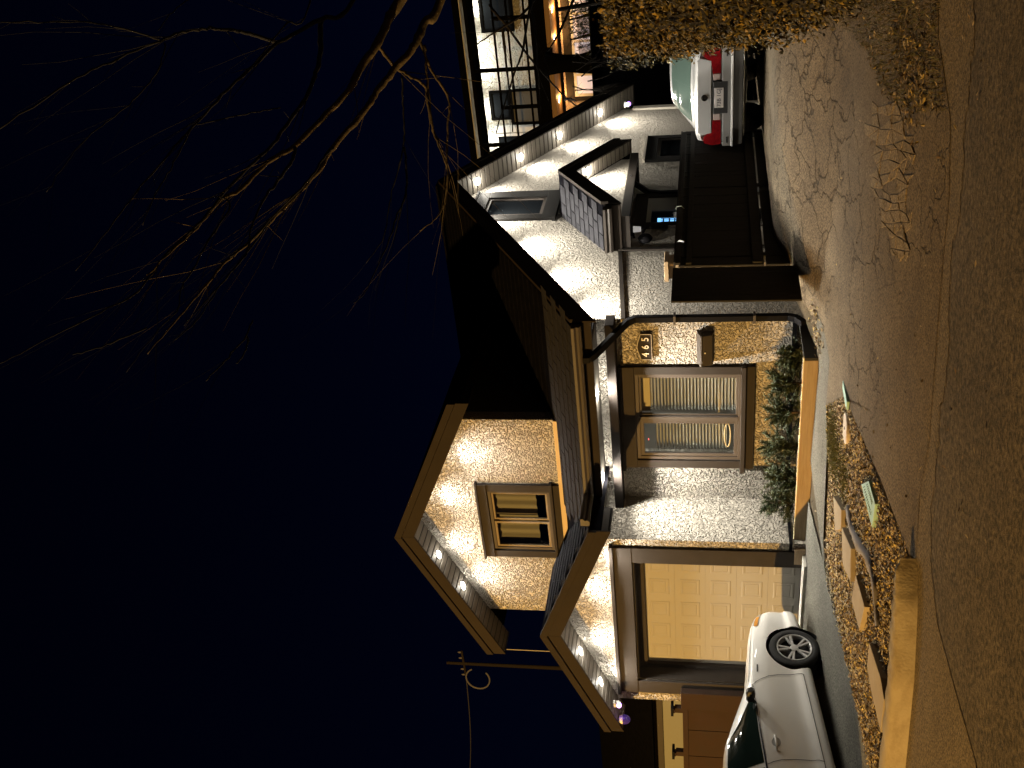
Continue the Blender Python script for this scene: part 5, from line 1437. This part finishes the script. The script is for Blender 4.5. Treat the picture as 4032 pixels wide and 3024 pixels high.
for pts in ([(1630, 660), (1850, 760), (2050, 700)], [(1590, 770), (1800, 780), (2040, 760)], [(1640, 880), (1800, 770), (1900, 700)], [(1700, 950), (1880, 830), (2060, 760)], [(1590, 1070), (1800, 1120), (2060, 1090)], [(1620, 1120), (1850, 1110), (2050, 1060)], [(1780, 1010), (1920, 980), (2060, 930)]):
    limb([r4c(*p) for p in pts], 19, 19, 0.014, 0.006, 'branch', tr2, rnd, 5, None, 0.4)

# ------------------------------------------------------------------ balcony house behind
NY = 40.0
ks = NY / 32
nh = thing('balcony_house', 'tall stucco house with lit balcony and white-framed window behind the hedge', 'house', (-10.5 * ks, NY, 1.4))
NBLK = mat('balcony_black', (0.004, 0.004, 0.004), 0.9, spec=0.0)
def N(X, Y, y=NY): return on_y(X, Y, y)
def nz(z): return (z - H) * ks + H
def nx_(x): return x * ks
ST2 = mat('neighbour_stucco', (0.50, 0.49, 0.44), 0.9, bump=('stucco', 9, 1.0, 0.06))
PINK = mat('neighbour_lower_stucco', (0.52, 0.42, 0.36), 0.9, bump=('stucco', 9, 0.7, 0.04))
zf, zl, zt_ = nz(6.29), nz(5.62), nz(8.15)
MB().box(nx_(-15), nx_(-4.5), NY, NY + 6, zf, zt_).build('wall', ST2, nh)
MB().box(nx_(-15), nx_(-4.5), NY + 0.02, NY + 6, 0.4, zl).build('wall', PINK, nh)
MB().box(nx_(-15), nx_(-4.5), NY - 1.6, NY + 0.0, nz(5.87), zf).build('balcony_floor', NBLK, nh)
MB().box(nx_(-15), nx_(-4.5), NY - 1.55, NY - 0.01, zl + 0.12, nz(5.86)).build('balcony_soffit', mat('cedar_soffit', (0.34, 0.20, 0.09), 0.6), nh)
MB().box(nx_(-15.3), nx_(-4.2), NY - 1.3, NY + 6, zt_ + 0.28, zt_ + 0.5).build('roof', NBLK, nh)
MB().box(nx_(-15.2), nx_(-4.2), NY - 1.2, NY + 0.0, zt_ + 0.24, zt_ + 0.27).build('soffit', WHITE, nh)
# upper windows / sliding door
def nwin(x0, x1, z0, z1, m=DARKGLASS, fm=NBLK, y=NY, name='window'):
    w = MB(); t = 0.10
    w.box(x0, x1, y - 0.06, y, z1 - t, z1); w.box(x0, x1, y - 0.06, y, z0, z0 + t); w.box(x0, x0 + t, y - 0.06, y, z0 + t, z1 - t); w.box(x1 - t, x1, y - 0.06, y, z0 + t, z1 - t)
    o = w.build(name, fm, nh)
    MB().box(x0 + t, x1 - t, y - 0.03, y - 0.01, z0 + t, z1 - t).build('pane', m, o)
    return o
nwin(nx_(-8.55), nx_(-6.4), nz(7.0), nz(7.98))
wd = nwin(nx_(-11.25), nx_(-10.32), nz(7.33), nz(7.97))
nwin(nx_(-11.42), nx_(-10.30), zf, nz(7.33), mat('grey_door', (0.05, 0.055, 0.06), 0.5), NBLK, NY, 'balcony_door')
MB().box(nx_(-11.66), nx_(-11.44), NY - 0.05, NY, zf, nz(7.9)).build('door_trim', WHITE, nh)
nwin(nx_(-13.2), nx_(-11.7), nz(6.6), nz(7.9), DARKGLASS, WHITE)
# railing
for z in (7.36, 6.95, 6.45):
    MB().bar((nx_(-15), NY - 1.55, nz(z)), (nx_(-4.5), NY - 1.55, nz(z)), 0.06, 0.07).build('rail', NBLK, nh)
for x in (-6.3, -9.32, -7.85, -10.45, -11.6, -12.6):
    MB().box(nx_(x) - 0.06, nx_(x) + 0.06, NY - 1.6, NY - 1.48, zf, nz(8.15) if x in (-9.32, -6.3, -11.6) else nz(7.36)).build('post', NBLK, nh)
MB().bar((nx_(-15), NY - 1.55, nz(8.12)), (nx_(-4.5), NY - 1.55, nz(8.12)), 0.12, 0.14).build('rail', NBLK, nh)
# lower window, white frame with a lit room
LIT = mat('lit_blind', (0.7, 0.66, 0.66), 0.8, emit=((0.85, 0.80, 0.88), 0.42))
nwin(nx_(-10.62), nx_(-7.0), nz(4.12), nz(5.30), LIT, WHITE, NY)
MB().box(nx_(-10.75), nx_(-6.8), NY - 0.09, NY, nz(5.32), nz(5.55)).build('window_head', TRIM, nh)
MB().box(nx_(-10.75), nx_(-10.64), NY - 0.09, NY, nz(4.0), nz(5.32)).build('window_jamb', TRIM, nh)
for x in (-9.95, -8.95, -8.15): MB().box(nx_(x) - 0.05, nx_(x) + 0.05, NY - 0.085, NY - 0.06, nz(4.2), nz(5.25)).build('mullion', WHITE, nh)
for x0, x1 in ((-9.85, -9.05), (-8.85, -8.25)): MB().box(nx_(x0), nx_(x1), NY - 0.08, NY - 0.06, nz(4.55), nz(5.1)).build('picture', mat('grey_panel', (0.25, 0.24, 0.28), 0.6, emit=((0.5, 0.5, 0.62), 0.22)), nh)
for x in (-7.85, -8.67, -10.50):
    p = Vector((nx_(x), NY - 0.9, nz(5.62) + 0.13))
    tr_ = MB().lathe(p, (0, 0, -1), [(0.11, -0.002), (0.11, 0.012), (0.08, 0.012)], 16).build('pot_light', WHITE, nh)
    MB().lathe(p, (0, 0, -1), [(0.0, 0.010), (0.08, 0.010)], 16).build('light_disc', LEDM, tr_)
    l = lamp('balcony_lamp', 'POINT', p + Vector((0, 0.45, -0.12)), 36, (1.0, 0.52, 0.16), nh, shadow_soft_size=0.06)
for x in (-7.8, -9.0, -9.75, -10.9, -11.9):
    p = Vector((nx_(x), NY - 0.35, zt_ + 0.235))
    tr_ = MB().lathe(p, (0, 0, -1), [(0.11, -0.002), (0.11, 0.012), (0.08, 0.012)], 16).build('pot_light', WHITE, nh)
    l = lamp('eave_lamp', 'AREA', p + Vector((0, 0, -0.05)), 38, (1.0, 0.97, 0.84), nh, shape='DISK', size=0.12)
# dark column silhouette in front of the window, clipped pines, low garage
MB().tube([(nx_(-9.15), NY - 1.9, 2.0), (nx_(-9.15), NY - 1.9, nz(4.5)), (nx_(-9.18), NY - 1.9, nz(4.9)), (nx_(-9.15), NY - 1.9, nz(5.3)), (nx_(-9.13), NY - 1.9, nz(5.9))], [0.42, 0.42, 0.34, 0.30, 0.42], 12).build('column', NBLK, nh, smooth=True)
MB().bar((nx_(-14), NY - 2.0, nz(4.55)), (nx_(-4.5), NY - 2.0, nz(4.55)), 0.07, 0.08).build('rail', NBLK, nh)
def pine(x, y, z, s, label, seed):
    rnd = random.Random(seed)
    t = thing('clipped_pine', label, 'tree', (x, y, z), 'clipped pines before the white-framed window')
    st = MB(); fo = MB()
    st.tube([(x, y, z - 1.6), (x + 0.1, y, z), (x - 0.2, y, z + s)], [0.10, 0.08, 0.03], 7)
    for k in range(14):
        c = Vector((x + rnd.gauss(0, 0.35) * s, y + rnd.gauss(0, 0.3) * s, z + rnd.uniform(0.2, 1.0) * s))
        for q in range(70):
            d = Vector((rnd.gauss(0, 1), rnd.gauss(0, 1), rnd.gauss(0, 0.6))).normalized()
            b = c + d * rnd.uniform(0, 0.30) * s; s_ = d.cross(Vector((0, 0, 1)) + d * 0.1).normalized() * 0.02
            fo.add([b - s_, b + s_, b + d * 0.16 * s], [(0, 1, 2)])
    st.build('trunk', DARKB, t); fo.build('crown', NEEDLE, t, kind='stuff')
p = N(2385, 45, 36); pine(p.x, 36, p.z - 0.3, 1.5, 'clipped dark pine nearer the picture edge, before the white-framed window', 1)
p = N(2385, 125, 36); pine(p.x, 36, p.z - 0.3, 1.5, 'clipped dark pine next to the dark balcony column', 2)
gar = thing('back_garage', 'low black outbuilding past the end of the house', 'garage', (-6.5, 25, 0.5))
MB().box(-9.5, -4.0, 24.5, 29, 0.3, 3.7).build('wall', mat('black_siding', (0.018, 0.017, 0.018), 0.8), gar)
MB().prism([(-9.7, 24.3, 3.7), (-3.8, 24.3, 3.7), (-3.8, 24.3, 3.85), (-9.7, 24.3, 3.95)], (0, 5, 0)).build('roof', BLACKM, gar)
